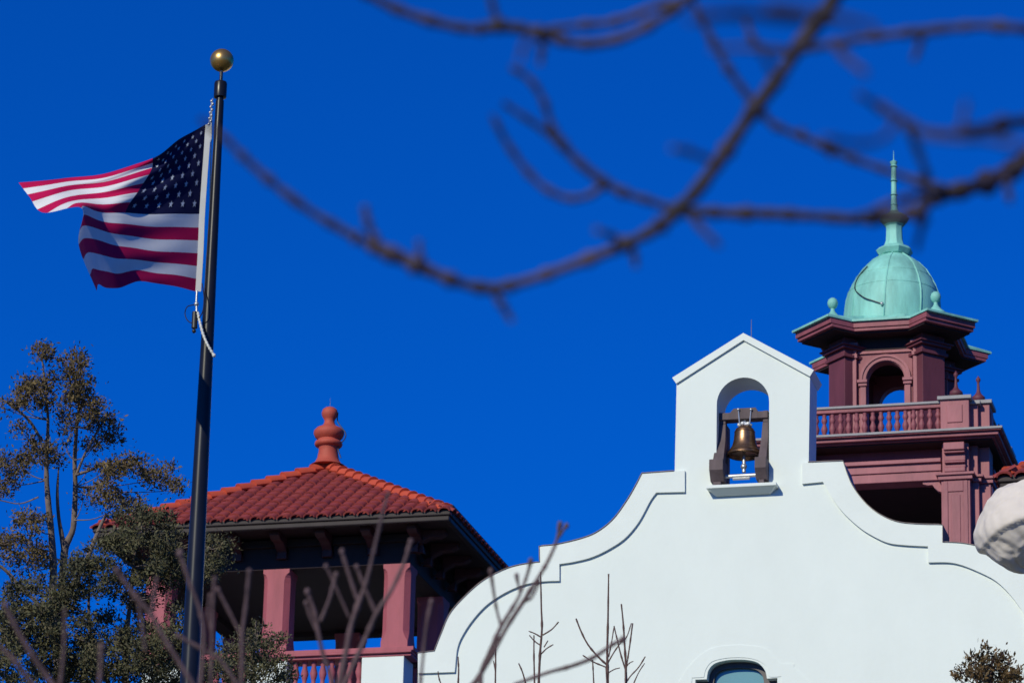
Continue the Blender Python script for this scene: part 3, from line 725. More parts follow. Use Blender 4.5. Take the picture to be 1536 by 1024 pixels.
U = [0, .2, .4, .6, .8, 1]; V = [0, .18, .36, 7/13, .77, 1]
G = [[(308, 187), (306, 221), (302.5, 268), (299, 321), (296.5, 380), (293, 437)],
     [(271, 208), (265, 236), (256, 276), (244, 321), (241, 377), (236, 424)],
     [(229, 237), (227, 255), (209, 285), (188, 320), (189, 371), (193, 426)],
     [(162, 259), (160, 274), (153, 294), (146, 317), (152, 362), (166, 434)],
     [(95, 268), (97, 282), (99, 302), (126, 309), (128, 357), (149, 426)],
     [(28, 274), (44, 295), (65, 319), (122, 312), (118, 367), (145, 436)]]
DD = [[0, 0, 0, 0, 0, 0], [.26, .28, .33, .40, .40, .41], [.56, .57, .67, .80, .78, .73], [.72, .80, .94, 1.15, 1.15, 1.08], [.86, .98, 1.16, 1.58, 1.62, 1.52], [.98, 1.12, 1.34, 1.95, 2.08, 1.98]]
def PD(px, py, off):
    r = ray(px, py); return CAMPOS + r*(FY/r.y + off)
def crv(ts, ys, t):
    ys = np.array(ys, float); n = len(ts)
    i = min(max(np.searchsorted(ts, t, side='right')-1, 0), n-2)
    h = ts[i+1]-ts[i]; s = (t-ts[i])/h
    def tan(k):
        if k == 0: return (ys[1]-ys[0])/(ts[1]-ts[0])
        if k == n-1: return (ys[-1]-ys[-2])/(ts[-1]-ts[-2])
        return (ys[k+1]-ys[k-1])/(ts[k+1]-ts[k-1])
    m0, m1 = tan(i)*h, tan(i+1)*h
    return (2*s**3-3*s*s+1)*ys[i]+(s**3-2*s*s+s)*m0+(-2*s**3+3*s*s)*ys[i+1]+(s**3-s*s)*m1
CT = [[(G[i][j][0], G[i][j][1], DD[i][j]*1.13) for j in range(6)] for i in range(6)]
def fl(u, v):
    row = [crv(V, CT[i], v) for i in range(6)]
    x, y, d = crv(U, row, u)
    rip = (.085 if v < .4 else .05)*u*math.sin(19*u+5*v)+.03*u*math.sin(12*v+15*u)+.022*min(u*4, 1)*math.sin(31*v-9*u+1.3)*(1 if v < .55 else .55)
    y += 1.6*math.sin(22*u+4*v)*min(u*3, 1)*(1.6 if v > .85 else .6)*(1-.9*u*u)
    return PD(x, y, -.02-d+rip)
NU, NV = 75, 78
b = MB()
for i in range(NU+1):
    for j in range(NV+1): b.v.append(tuple(fl(i/NU, j/NV)))
for i in range(NU):
    for j in range(NV):
        b.f.append((i*(NV+1)+j, i*(NV+1)+j+1, (i+1)*(NV+1)+j+1, (i+1)*(NV+1)+j))
        st = int(j*13/NV)
        b.m.append(2 if (i < NU*.4 and st < 7) else (0 if st % 2 == 0 else 1))
def star(u, v, r):
    n = (fl(u+.01, v)-fl(u-.01, v)).cross(fl(u, v+.01)-fl(u, v-.01)).normalized()
    for sg in (-1, 1):
        pts = [fl(u, v)+n*.006*sg]
        for k in range(10):
            rr = r if k % 2 == 0 else r*.42; a = math.pi*k/5
            pts.append(fl(u+rr*math.sin(a)/1.72, v-rr*math.cos(a))+n*.006*sg)
        b.add(pts, [(0, 1+k, 1+(k+1) % 10) for k in range(10)], 3)
for rr in range(9):
    nc = 6 if rr % 2 == 0 else 5
    for cc in range(nc):
        u = .4*((1 if nc == 6 else 2)+2*cc)/12; v = (7/13)*(rr+1)/10
        star(u, v, .0215)
flag = b.build('flag', [FL_R, FL_W, FL_B, FL_S], loc=tuple(fl(0, 1)), smooth=80, fixn=False)
tag(flag, 'red and white striped flag with white stars on navy, flying from the pole', 'flag')
b = MB(); n = 40
for i in range(n+1):
    v = i/n; a = fl(0, v); t_ = ray(300, 300)*-1
    wd = 8.5/sc_*(1 if v < .9 else 1)
    p1 = a + RT*wd + FW*wd*.25
    b.v += [tuple(a-t_*-.004), tuple(p1), tuple(p1+FW*.012), tuple(a+FW*.012)]
for i in range(n):
    for j in range(4): b.f.append((4*i+j, 4*i+(j+1) % 4, 4*i+4+(j+1) % 4, 4*i+4+j)); b.m.append(0)
b.f += [(0, 1, 2, 3), (4*n+3, 4*n+2, 4*n+1, 4*n)]; b.m += [0, 0]
hd = b.build('header_band', HEADER, flag, smooth=40)
hal = thing('halyard', PD(297, 470, -.12), 'white halyard rope with metal snap hooks beside the flagpole', 'rope')
H_ = lambda px, py, o=-.05: PD(px, py, o)
b = MB()
for k in range(9): b.sphere(H_(318.5-.5*k+(1.2 if k % 2 else -1.2), 152+4.3*k), .0135, 8, 6)
b.tube([H_(319, 148), H_(313, 190)], .006, 6); b.build('top_snap_chain', STEEL, hal, smooth=50)
b = MB().tube([H_(295.5, 436, -.12), H_(294.5, 452, -.12), H_(295, 468, -.12)], .010, 8); b.sphere(H_(294.7, 456, -.12), .022, 10, 8); b.build('snap_hook', STEEL, hal, smooth=50)
b = MB().tube([H_(292.5, 468, -.12), H_(291.5, 492, -.12)], [.026, .028], 12); b.sphere(H_(291, 496.5, -.12), .020, 10, 6); b.build('counterweight', BLACK, hal, smooth=50)
b = MB(); pts = cr([H_(296.5, 468, -.12), H_(300, 484, -.14), H_(305, 502, -.16), H_(312, 518, -.17), H_(321, 533, -.15)], 14)
b.tube(pts, [.010+.004*((i//2) % 2) for i in range(len(pts))], 8); b.sphere(pts[-1], .018, 10, 6); b.build('rope_end', ROPE, hal, smooth=60)
b = MB().tube(cr([H_(303, 425, -.1), H_(306, 445, -.14), H_(304.5, 465, -.16), H_(299, 476, -.14), H_(289, 484, -.1), H_(281, 480, -.06), H_(277.5, 470, -.04), H_(281, 460, -.06), H_(291, 457, -.1)], 8), .005, 6); b.build('wire_loop', BLACK, hal)
b = MB().tube([H_(317.5, 150, .10), H_(315, 300, .12), H_(308, 560, .14), H_(297, 1020, .16), Vector((FX+.10, FY+.05, pg+1.4))], .006, 6); b.build('rope', ROPE, hal)

# ------------------------------------------------------------------ branches helper
def limb(b, pts, D, wscale=1.0, n=8, jit=.12, sub=5, knot=.0):
    """pts: (px, py, width px[, depth])"""
    q = cr([(p[0], p[1], p[2], (p[3] if len(p) > 3 else D)) for p in pts], sub)
    P3, rad = [], []
    ph = rnd.random()*9
    for i, (x, y, wd, d) in enumerate(q):
        P3.append(P(x, y, d)); k = 1+knot*max(0, math.sin(i*1.1+ph))**6
        rad.append(max(wd*k*wscale, .6)/2*d/F)
    b.tube(P3, rad, n, jit=jit)
    return P3

# big blurred bare tree close to the camera; trunk stands beyond the right edge of the frame
d0 = 8.0
tb = P(2050, 300, 8.6*.74)
bt = thing('bare_tree', (tb.x, tb.y, ground_z(tb.y)), 'leafless tree with out of focus branches reaching across the sky', 'tree')
b = MB(); b.tube(cr([(tb.x+.05, tb.y, -.1), (tb.x, tb.y, 1.5), (tb.x-.03, tb.y+.05, 3.2), (tb.x+.02, tb.y, tb.z), (tb.x+.1, tb.y+.1, tb.z+1.2), (tb.x+.05, tb.y+.2, tb.z+2.6)], 6), [.16-.0032*i for i in range(31)], 14, jit=.06); b.build('trunk', BARK, bt, smooth=60)
BR = [
 [(2050, -160, 60, 8.6), (1800, -240, 48, 8.4), (1550, -220, 36, 8.2), (1370, -120, 30), (1290, -60, 27), (1240, 15, 24), (1205, 62, 23), (1165, 120, 22), (1130, 166, 22), (1090, 225, 21), (1050, 280, 20), (1020, 312, 21), (985, 342, 19), (930, 370, 18), (860, 397, 17), (800, 418, 16), (745, 432, 17), (700, 427, 16), (650, 409, 19), (600, 386, 25), (572, 376, 22), (545, 362, 15), (510, 343, 13), (460, 313, 12), (410, 275, 12), (370, 240, 11), (340, 210, 10), (300, 178, 7)],
 [(600, 386, 14), (575, 372, 13), (560, 352, 12), (551, 330, 11), (547, 308, 9)],
 [(640, 400, 9), (630, 380, 9), (628, 360, 8)],
 [(735, 430, 12), (752, 455, 11), (768, 482, 8)],
 [(1012, 316, 16), (1050, 318, 17), (1100, 320, 18), (1160, 321, 17), (1230, 325, 16), (1300, 329, 16), (1360, 322, 17), (1400, 300, 18), (1440, 286, 22, 8.1), (1480, 274, 24, 8.2), (1520, 254, 28, 8.3), (1570, 222, 32, 8.3), (1720, 190, 40, 8.4), (2050, 300, 70, 8.6)],
 [(1455, 282, 18), (1415, 284, 17), (1388, 276, 14), (1330, 256, 11), (1285, 240, 11), (1240, 222, 12), (1205, 206, 12), (1165, 190, 11), (1145, 172, 10), (1115, 135, 11), (1090, 100, 11), (1065, 55, 10), (1045, 15, 9), (1030, -30, 9), (1060, -120, 12), (1180, -170, 18), (1380, -120, 24)],
 [(1015, 316, 14), (970, 300, 12), (935, 289, 13), (905, 272, 15), (870, 245, 12), (840, 212, 15), (826, 185, 10), (815, 150, 9), (795, 120, 9), (765, 100, 7)],
 [(908, 274, 13), (886, 292, 11), (855, 298, 10), (820, 284, 10), (790, 256, 10), (760, 214, 9), (738, 172, 7)],
 [(835, 212, 9), (815, 195, 9), (790, 178, 9), (755, 155, 7)],
 [(1380, -120, 24), (1200, -110, 18), (1090, -50, 15), (1045, -14, 14), (1020, 8, 16), (985, 32, 15), (940, 55, 15), (890, 66, 16), (850, 63, 15), (815, 51, 20), (785, 44, 15), (745, 40, 20), (720, 44, 15), (690, 42, 14), (640, 30, 15), (590, 12, 14), (540, -14, 13), (480, -40, 9)],
 [(1020, 4, 15), (985, 10, 12), (950, 24, 12), (910, 35, 12), (860, 39, 11), (818, 46, 11)],
 [(752, 38, 11), (742, 20, 10), (735, -10, 9)],
 [(815, 55, 10), (813, 75, 10), (810, 98, 7)],
 [(2050, 60, 50, 8.6), (1750, -10, 26, 8.2), (1600, 50, 17, 7.8), (1536, 44, 15, 7.6), (1480, 39, 14, 7.6), (1430, 42, 14, 7.6), (1385, 47, 15, 7.6), (1340, 52, 13, 7.6), (1290, 59, 12, 7.6), (1240, 68, 12, 7.6), (1190, 76, 11, 7.7), (1150, 75, 12, 7.8), (1130, 60, 10, 7.8), (1118, 30, 8, 7.8)],
 [(1382, 40, 14, 7.6), (1380, 65, 11, 7.6), (1370, 92, 8, 7.6)],
 [(1250, 66, 12, 7.0), (1270, 88, 11, 6.6), (1298, 110, 9, 6.2)],
 [(1285, 140, 9, 6.6), (1340, 172, 13, 6.6), (1380, 195, 14, 6.6), (1420, 202, 15, 6.6), (1480, 192, 17, 6.7), (1545, 182, 20, 6.9), (1750, 170, 30, 7.8), (2050, 330, 60, 8.6)],
 [(1362, 192, 11, 6.8), (1378, 228, 10, 7.2), (1392, 268, 10, 7.8)],
 [(1345, 180, 9, 6.2), (1325, 208, 9, 6), (1285, 216, 10, 5.8), (1235, 208, 9, 5.6)],
 [(1404, 285, 13), (1388, 300, 16), (1385, 330, 12, 7.6), (1375, 372, 8, 7.4)],
 [(1205, 30, 14, 5.4), (1140, 22, 15, 5.3), (1080, 22, 14, 5.2), (1035, 30, 11, 5.1)],
 [(1065, 240, 10, 6.8), (1035, 228, 9, 6.6), (1008, 222, 8, 6.5)],
 [(1035, 322, 11), (1055, 345, 10, 7.4), (1078, 368, 8, 7.2)],
 [(940, 362, 10), (915, 352, 9), (895, 345, 7, 7.4)],
 [(945, 368, 11), (952, 385, 10), (954, 402, 7)],
 [(1205, 205, 9), (1203, 192, 7)], [(1240, 222, 9), (1248, 236, 7)],
 [(1510, 262, 13), (1512, 285, 11), (1516, 305, 8)],
 [(1545, 222, 12, 5.2), (1480, 208, 11, 5.2), (1420, 206, 10, 5.2), (1380, 200, 9, 5.4)], [(1310, 42, 11, 5), (1225, 20, 12, 5), (1150, 12, 10, 5)], [(1190, 78, 9, 6), (1120, 72, 9, 6), (1065, 76, 7, 6)],
 [(1175, 120, 9, 6.4), (1155, 100, 9, 6.2), (1146, 78, 8, 6)], [(1440, 200, 9, 6), (1446, 170, 8, 6), (1450, 150, 7, 6)], [(800, 50, 9, 6.4), (786, 70, 9, 6.4), (780, 92, 7, 6.4)], [(1315, 60, 9, 6), (1312, 38, 8, 6)],
 [(1415, 282, 10), (1350, 300, 12, 7.4), (1310, 318, 12, 7.4), (1280, 326, 9)],
]
for pl in BR:
    b = MB(); limb(b, [(q[0], q[1], q[2], (q[3] if len(q) > 3 else d0)*.74) for q in pl], d0*.74, 1.0, 9, .3, 6, knot=.6); b.build('branch', BARKB, bt, smooth=70)

# bare shrubs in the lower foreground
def shrub(D, base_px, stems, label, name='bare_shrub', group='bare shrub stems below the flag and gable', m=TWIG, tipbud=True, wmin=1.0, cat='shrub'):
    bp_ = P(base_px, 1400, D); gz = ground_z(bp_.y)
    t = thing(name, (bp_.x, bp_.y, gz), label, cat, group); wmin *= .78 if tipbud else 1
    for st in stems:
        st = [tuple(p) for p in st]; b = MB()
        root = len(st) > 2 and st[-1][1] >= 1000
        pts = st
        P3 = limb(b, pts, D, wmin, 7, .1, 5, knot=.4)
        if root:
            last = pts[-1]; p0 = P3[-1]; r0 = last[2]/2*D/F*wmin
            ww = [tuple(p0), tuple(p0*.75+Vector((bp_.x, bp_.y, gz))*.25-(p0-P3[-3])*-2), (bp_.x+(p0.x-bp_.x)*.25, bp_.y, gz+(p0.z-gz)*.3), (bp_.x+(p0.x-bp_.x)*.05, bp_.y, gz-.1)]
            cc = cr(ww, 5); b.tube(cc, [r0*(1+.9*i/len(cc)) for i in range(len(cc))], 7)
        if tipbud:
            tip = P3[0]; rr = st[0][2]/2*D/F*wmin
            b.sphere(tip, rr*1.35, 8, 6, 1.3)
        b.build('stem', m, t, smooth=70)
    return t
shrub(12, 150, [
 [(175, 855, 9), (190, 876, 8), (206, 897, 11), (227, 922, 9), (247, 958, 9), (278, 1007, 9), (292, 1030, 9)],
 [(235, 868, 6), (231, 890, 6), (229, 915, 7)],
 [(206, 897, 6), (212, 930, 6), (218, 975, 6)],
 [(8, 908, 10), (28, 948, 10), (52, 987, 10), (82, 1030, 11)], [(-4, 965, 8), (23, 992, 9), (52, 1030, 9)],
 [(152, 970, 10), (151, 1000, 8), (149, 1030, 8)], [(97, 915, 5), (96, 970, 6), (90, 1030, 7)]],
 'bare purplish shrub stems in front of the evergreen, leftmost of the foreground shoots')
shrub(13, 320, [
 [(374, 857, 8), (371, 885, 6), (368, 915, 7), (363, 953, 8), (363, 990, 8), (362, 1030, 9)], [(327, 884, 7), (344, 917, 6), (362, 953, 6)],
 [(322, 868, 7), (320, 895, 6), (319, 923, 6), (318, 958, 6), (316, 1030, 7)], [(315, 893, 6), (312, 920, 5), (318, 950, 5)],
 [(270, 830, 11), (286, 877, 8), (300, 915, 8), (306, 950, 8), (303, 1005, 8), (300, 1030, 9)],
 [(267, 953, 7), (306, 975, 8), (330, 989, 8), (358, 1030, 8)]],
 'bare shrub stems crossing the base of the flagpole')
shrub(13.5, 500, [
 [(583, 740, 5), (575, 765, 6), (567, 800, 7), (560, 830, 7), (549, 874, 8), (538, 904, 10), (527, 937, 10), (519, 978, 11), (508, 1030, 11)],
 [(513, 827, 8), (524, 863, 7), (537, 901, 8)], [(616, 812, 8), (606, 844, 7), (587, 885, 8), (565, 919, 9), (552, 948, 9), (535, 986, 10), (514, 1030, 10)],
 [(535, 850, 7), (549, 885, 7), (564, 919, 8)], [(461, 887, 9), (472, 918, 8), (478, 950, 8), (484, 978, 8), (496, 1012, 8), (500, 1030, 8)],
 [(504, 862, 8), (494, 898, 6), (481, 931, 7)], [(459, 904, 7), (468, 930, 6), (479, 952, 6)], [(489, 849, 7), (502, 876, 5), (524, 926, 5)],
 [(647, 902, 8), (639, 942, 6), (634, 991, 6), (630, 1030, 7)]],
 'bare forked shrub stems in front of the red piers and balustrade')
shrub(15, 740, [
 [(840, 786, 8), (835, 811, 6), (822, 841, 7), (808, 865, 7), (785, 902, 9), (761, 939, 8), (734, 989, 9), (708, 1030, 11)], [(850, 788, 7), (844, 796, 6), (836, 808, 6)],
 [(796, 841, 8), (791, 861, 6), (778, 895, 6), (754, 935, 8), (738, 969, 8), (722, 1006, 9)], [(775, 863, 7), (778, 878, 5), (781, 890, 5)],
 [(736, 856, 8), (744, 908, 5), (751, 936, 6)], [(809, 872, 5), (798, 895, 5), (785, 903, 5)],
 [(934, 959, 9), (919, 966, 7), (889, 986, 8), (855, 999, 8), (822, 1008, 7), (771, 1026, 7)]],
 'bare twin shrub shoots with reddish tips rising against the curved coping')
def sap(D, basex, stems, label): return shrub(D, basex, stems, label, 'bare_sapling', 'thin bare saplings against the white wall', TWIG2, False, 1.0, 'sapling')
sap(38, 808, [[(811, 857, 2), (812, 909, 2.6), (813, 942, 3.2), (810, 982, 3.6), (808, 1030, 4)], [(838, 932, 1.8), (828, 943, 2), (814, 952, 2.4)], [(793, 946, 1.6), (803, 950, 2), (813, 956, 2)],
 [(794, 952, 1.6), (802, 961, 1.8), (812, 968, 2)], [(830, 966, 1.6), (820, 972, 2), (811, 981, 2)], [(822, 960, 1.5), (816, 970, 2)], [(801, 952, 2), (801, 985, 2.4), (802, 1030, 2.8)], [(778, 994, 2), (784, 1008, 2.2), (790, 1030, 2.6)]],
 'thin bare sapling with short side twigs, left of the tallest sapling')
sap(39, 912, [[(913, 860, 2), (912.5, 895, 2.6), (912, 932, 3), (911, 980, 3.6), (912, 1030, 4.2)], [(864, 927, 2.2), (872, 947, 2.4), (882, 966, 2.6), (897, 984, 2.8), (911, 997, 3)],
 [(934, 959, 1.8), (922, 976, 2), (912, 993, 2.2)], [(874, 982, 1.6), (890, 992, 2), (909, 1000, 2.2)], [(921, 940, 1.5), (917, 965, 1.8), (913, 985, 2)], [(930, 1001, 1.5), (922, 1003, 1.6), (913, 1008, 2)], [(889, 989, 2), (890, 1010, 2), (891, 1030, 2.4)]],
 'tallest thin bare sapling against the white wall')
sap(38.5, 939, [[(932, 905, 2), (935, 935, 2.6), (937, 966, 3), (939, 1000, 3.4), (939, 1030, 4)], [(921, 938, 1.8), (925, 955, 2), (931, 980, 2.2), (938, 1003, 2.4)], [(949, 934, 2.4), (945, 965, 2.2), (942, 985, 2.2), (939, 1005, 2.4)],
 [(968, 984, 1.8), (958, 1000, 2), (946, 1013, 2), (940, 1022, 2)], [(947, 934, 1.5), (942, 950, 1.6), (937, 960, 1.8)], [(950, 991, 1.4), (944, 994, 1.6), (939, 1000, 1.8)], [(967, 994, 1.4), (958, 1008, 1.6), (948, 1030, 2)]],
 'thin bare sapling with many upright side twigs, right of the tallest sapling')
sap(36, 744, [[(744, 962, 2.2), (743.5, 990, 2.4), (743, 1030, 2.8)], [(740, 990, 1.4), (743, 1004, 1.6)]], 'single bare whip in front of the blurred twin shoots')
sap(37, 687, [[(687, 984, 2.2), (688, 1005, 2.4), (687, 1030, 2.8)], [(657, 1006, 1.8), (659, 1018, 2), (664, 1030, 2)]], 'short bare whip beside the left end of the curved coping')

# ------------------------------------------------------------------ evergreens
def foliage(b, blobs, D, dens, leaf, spread=1.0, flat=.75):
    """leaf sprays spread through each clump's volume; blob = (px,py,rx,ry[,density[,depth offset]])"""
    split = []
    for bl in blobs:          # break the big clumps into uneven smaller tufts with gaps between them
        if bl[2] < 13: split.append(bl); continue
        k = bl[4] if len(bl) > 4 else 1; do = bl[5] if len(bl) > 5 else 0
        for _ in range(int(3+bl[2]*bl[3]/75)):
            a = rnd.uniform(0, 6.283); q = math.sqrt(rnd.random())*.95; f = rnd.uniform(.75, 1.35)
            split.append((bl[0]+bl[2]*q*math.cos(a), bl[1]+bl[3]*q*math.sin(a), rnd.uniform(7, 11)*f, rnd.uniform(5, 8)*f, 1.5*min(1, k+.2), do+rnd.uniform(-.4, .4)))
    for bl in split:
        px, py, rx, ry = bl[:4]; k = bl[4] if len(bl) > 4 else 1; do = bl[5] if len(bl) > 5 else 0
        k_m = D/F; c = P(px, py, D+do); Rx, Rz = rx*k_m, ry*k_m; Ry = (Rx+Rz)*.55*spread
        n = int(dens*k*rx*ry/100*3.14*.8)
        nsub = max(4, n//16); subs = []
        for _ in range(nsub):
            while True:
                q = Vector((rnd.uniform(-1, 1), rnd.uniform(-1, 1), rnd.uniform(-1, 1)))
                if q.length < 1: break
            subs.append(Vector((q.x*Rx, q.y*Ry, q.z*Rz)))
        for s in subs:
            h = rnd.uniform(.02, .075)
            out = Vector((s.x/Rx, s.y/Ry, abs(s.z/Rz)*.4+.35)).normalized()
            # each spray: narrow blades fanned round a twig tip
            for _ in range(16):
                o = c+s+Vector((rnd.gauss(0, h), rnd.gauss(0, h), rnd.gauss(0, h*.8)))
                d = (out*.8+Vector((rnd.gauss(0, .6), rnd.gauss(0, .6), rnd.gauss(0, .6)))).normalized()
                L_ = leaf*rnd.uniform(.6, 1.5); sd = d.cross(Vector((rnd.uniform(-1, 1), rnd.uniform(-1, 1), rnd.uniform(-1, 1))))
                if sd.length < .05: continue
                sd = sd.normalized()*L_*rnd.uniform(.13, .26)
                k0 = len(b.v); tip = o+d*L_; mid = o+d*L_*.5
                b.v += [tuple(o), tuple(mid+sd), tuple(tip), tuple(mid-sd)]
                b.f.append((k0, k0+1, k0+2, k0+3)); b.m.append(0)
def reach(b, frm, blobs, D, wd=1.5):
    for bl in blobs:
        c = (bl[0], bl[1]); do = bl[5] if len(bl) > 5 else 0
        best = min(frm, key=lambda p: math.hypot(p[0]-c[0], (p[1]-c[1]-18))+ (0 if p[1] > c[1]-10 else 60))
        mx, my = (best[0]+c[0])/2+rnd.uniform(-6, 6), (best[1]+c[1])/2+rnd.uniform(2, 10)
        limb(b, [(best[0], best[1], wd*1.5, D), (mx, my, wd, D+do*.5), (c[0], c[1], wd*.7, D+do), (c[0]+rnd.uniform(-8, 8), c[1]-bl[3]*.7, .9, D+do)], D, 1, 5, .15, 4)
        for _ in range(3):
            a = rnd.uniform(0, 6.28); limb(b, [(c[0], c[1], wd*.6, D+do), (c[0]+bl[2]*.5*math.cos(a), c[1]+bl[3]*.5*math.sin(a)-3, 1.2, D+do+rnd.uniform(-.15, .15)), (c[0]+bl[2]*.95*math.cos(a), c[1]+bl[3]*.95*math.sin(a)-4, .7, D+do+rnd.uniform(-.3, .3))], D, 1, 5, .1, 3)
DT = 46.0
t1b = P(90, 1300, DT)
tree1 = thing('evergreen_tree', (t1b.x, t1b.y, ground_z(t1b.y)), 'tall sparse two stemmed evergreen with brownish tips at the left edge', 'tree', 'evergreens in front of the belvedere')
s1 = [(62, 530, 2), (68, 580, 3), (72, 630, 4.5), (70, 680, 6), (70, 720, 7.5), (73, 760, 9), (77, 800, 10), (80, 850, 11), (79, 900, 12), (84, 960, 14), (92, 1030, 17)]
s2 = [(107, 530, 2), (118, 600, 3.5), (115, 640, 5), (112, 690, 6.5), (113, 730, 7.5), (111, 780, 8.5), (108, 798, 9), (98, 820, 11), (95, 850, 11), (92, 900, 12), (92, 960, 14), (97, 1030, 17)]
s3 = [(88, 700, 2), (86, 740, 5), (88, 775, 6), (93, 805, 8), (96, 825, 9)]
b = MB(); e1 = limb(b, s1, DT, 1, 10, .12, 6); limb(b, s2, DT+.1, 1, 10, .12, 6); limb(b, s3, DT+.1, 1, 8, .12, 6)
b.tube([P(84+3, 1025, DT), (t1b.x+.1, t1b.y, t1b.z-1), (t1b.x, t1b.y, ground_z(t1b.y)-.2)], [.075, .13, .2], 12)
b.build('trunk', BARK, tree1, smooth=60)
bl1 = [(63, 541, 15, 19, .8), (70, 566, 14, 16, .5), (42, 588, 30, 18, 1.1, -.2), (66, 598, 14, 14, .7), (31, 644, 12, 14, 1), (107, 546, 19, 22, .8), (126, 573, 22, 20, .8, -.2), (122, 606, 26, 24, .9), (148, 620, 22, 20, .8, -.1), (168, 645, 16, 18, .7, .1), (96, 630, 13, 22, .5), (64, 679, 22, 22, .75), (22, 697, 22, 24, .7, .2), (8, 725, 18, 18, .6, .3), (50, 668, 15, 15, .5), (143, 660, 18, 16, .35),
 (168, 700, 28, 11, .7, -.2), (203, 704, 30, 18, .8, -.3), (238, 716, 24, 18, .7, -.3), (258, 735, 18, 12, .5, -.3), (153, 738, 20, 20, 1.0, -.4), (182, 756, 32, 20, .75, -.2), (50, 781, 18, 15, 1.2, -.2), (46, 815, 30, 18, .9, -.1), (40, 842, 34, 18, .7, 0), (6, 817, 14, 14, 1.1, -.2), (124, 752, 10, 12, .5), (135, 700, 10, 9, .4), (100, 665, 9, 12, .35), (30, 605, 18, 10, .8, 0), (2, 610, 6, 5, .5)]
br1 = MB(); reach(br1, [p[:2] for p in s1+s2], bl1, DT)
limb(br1, [(-8, 592, 3), (20, 610, 4), (45, 632, 4.5), (63, 662, 5)], DT-.1, 1, 6, .1, 4); limb(br1, [(-10, 842, 5), (12, 858, 6), (30, 880, 6), (52, 900, 6), (80, 930, 7)], DT-.3, 1, 6, .1, 4)
limb(br1, [(170, 690, 3), (135, 705, 4), (113, 712, 5)], DT, 1, 6, .1, 4); limb(br1, [(150, 640, 3), (130, 675, 3.5), (113, 715, 4.5)], DT, 1, 6, .1, 4); limb(br1, [(58, 745, 2.5), (30, 755, 2), (0, 750, 1.5)], DT, 1, 6, .1, 4)
limb(br1, [(160, 770, 4), (150, 790, 5.5), (140, 815, 7), (125, 850, 8), (95, 905, 9)], DT-.2, 1, 6, .1, 4); limb(br1, [(185, 789, 4), (165, 800, 5), (150, 812, 5)], DT-.5, 1, 6, .1, 4)
br1.build('branches', BARK, tree1, smooth=60)
b = MB(); foliage(b, bl1, DT, 46, .042); b.build('crown', LEAF_A, tree1, fixn=False)

DT2 = 43.0
t2b = P(200, 1300, DT2)
tree2 = thing('evergreen_tree', (t2b.x, t2b.y, ground_z(t2b.y)), 'dense dark green evergreen behind the lower flagpole', 'tree', 'evergreens in front of the belvedere')
tr2 = [(205, 800, 3), (200, 850, 5), (196, 900, 6), (190, 950, 9), (188, 1030, 12)]
tr2b = [(135, 860, 3), (133, 920, 5), (140, 970, 7), (165, 1030, 8)]
b = MB(); limb(b, tr2, DT2+.3, 1, 8, .12, 5); limb(b, tr2b, DT2+.5, 1, 8, .12, 5); b.tube([P(188, 1028, DT2+.3), (t2b.x, t2b.y, t2b.z), (t2b.x, t2b.y, ground_z(t2b.y)-.2)], [.05, .1, .16], 10); b.build('trunk', BARK, tree2, smooth=60)
bl2 = [(155, 838, 40, 20, 1), (118, 845, 20, 14, .8), (180, 815, 30, 18, .9), (222, 792, 55, 24, .9, .3), (210, 775, 40, 14, .6, .3), (255, 828, 42, 30, 1, -.2), (230, 860, 38, 18, 1), (326, 825, 20, 22, 1, -.3), (318, 850, 16, 14, .8, -.2), (128, 868, 38, 24, 1.1, -.1), (180, 880, 30, 20, 1, .2), (210, 905, 20, 12, .9, .4), (28, 935, 42, 34, 1, -.3), (78, 925, 30, 24, 1.1, -.2), (110, 955, 40, 32, 1.1, -.2), (215, 930, 14, 18, .6, .5), (248, 962, 36, 30, 1, -.2), (30, 996, 46, 30, .8, -.4), (80, 1000, 40, 26, .9), (168, 994, 50, 28, .8, -.3), (214, 990, 46, 34, 1, -.2), (120, 1010, 45, 20, .9), (288, 990, 24, 34, 1), (256, 885, 18, 24, .55), (265, 920, 14, 16, .5), (60, 880, 30, 14, .6, .2), (15, 890, 18, 16, .7, .2), (160, 925, 16, 12, .5, .5), (300, 860, 20, 20, .8, .3), (10, 960, 20, 30, .8, -.3), (150, 960, 18, 14, .6, .3), (318, 1010, 24, 24, .9, -.1), (60, 965, 34, 22, 1, 0), (135, 990, 30, 24, 1, .2), (190, 955, 26, 18, .9, .1), (105, 905, 24, 18, .8, .2), (275, 955, 18, 22, .9, .1), (60, 910, 26, 16, .9, .1), (260, 1015, 40, 20, 1, 0)]
b = MB(); reach(b, [p[:2] for p in tr2+tr2b], bl2, DT2); b.build('branches', BARK, tree2, smooth=60)
b = MB(); foliage(b, bl2, DT2, 64, .040); b.build('crown', LEAF_B, tree2, fixn=False)

DT3 = 50.0
t3b = P(380, 1300, DT3)
tree3 = thing('evergreen_tree', (t3b.x, t3b.y, ground_z(t3b.y)), 'small green evergreen top in front of the pale pedestal and red balustrade', 'tree', 'evergreens in front of the belvedere')
tr3 = [(384, 930, 2), (382, 970, 3.5), (380, 1030, 6)]
b = MB(); limb(b, tr3, DT3, 1, 8, .1, 5); b.tube([P(380, 1028, DT3), (t3b.x, t3b.y, ground_z(t3b.y)-.2)], [.03, .12], 8); b.build('trunk', BARK, tree3, smooth=60)
bl3 = [(386, 948, 10, 16, .7), (372, 958, 16, 14, .6), (378, 985, 30, 18, .9), (405, 978, 22, 20, .9), (412, 958, 14, 12, .5), (350, 1000, 24, 20, .8), (400, 1008, 34, 22, 1.0), (425, 1010, 14, 18, .8), (360, 1020, 30, 14, 1), (395, 938, 8, 8, .4), (340, 975, 14, 12, .5)]
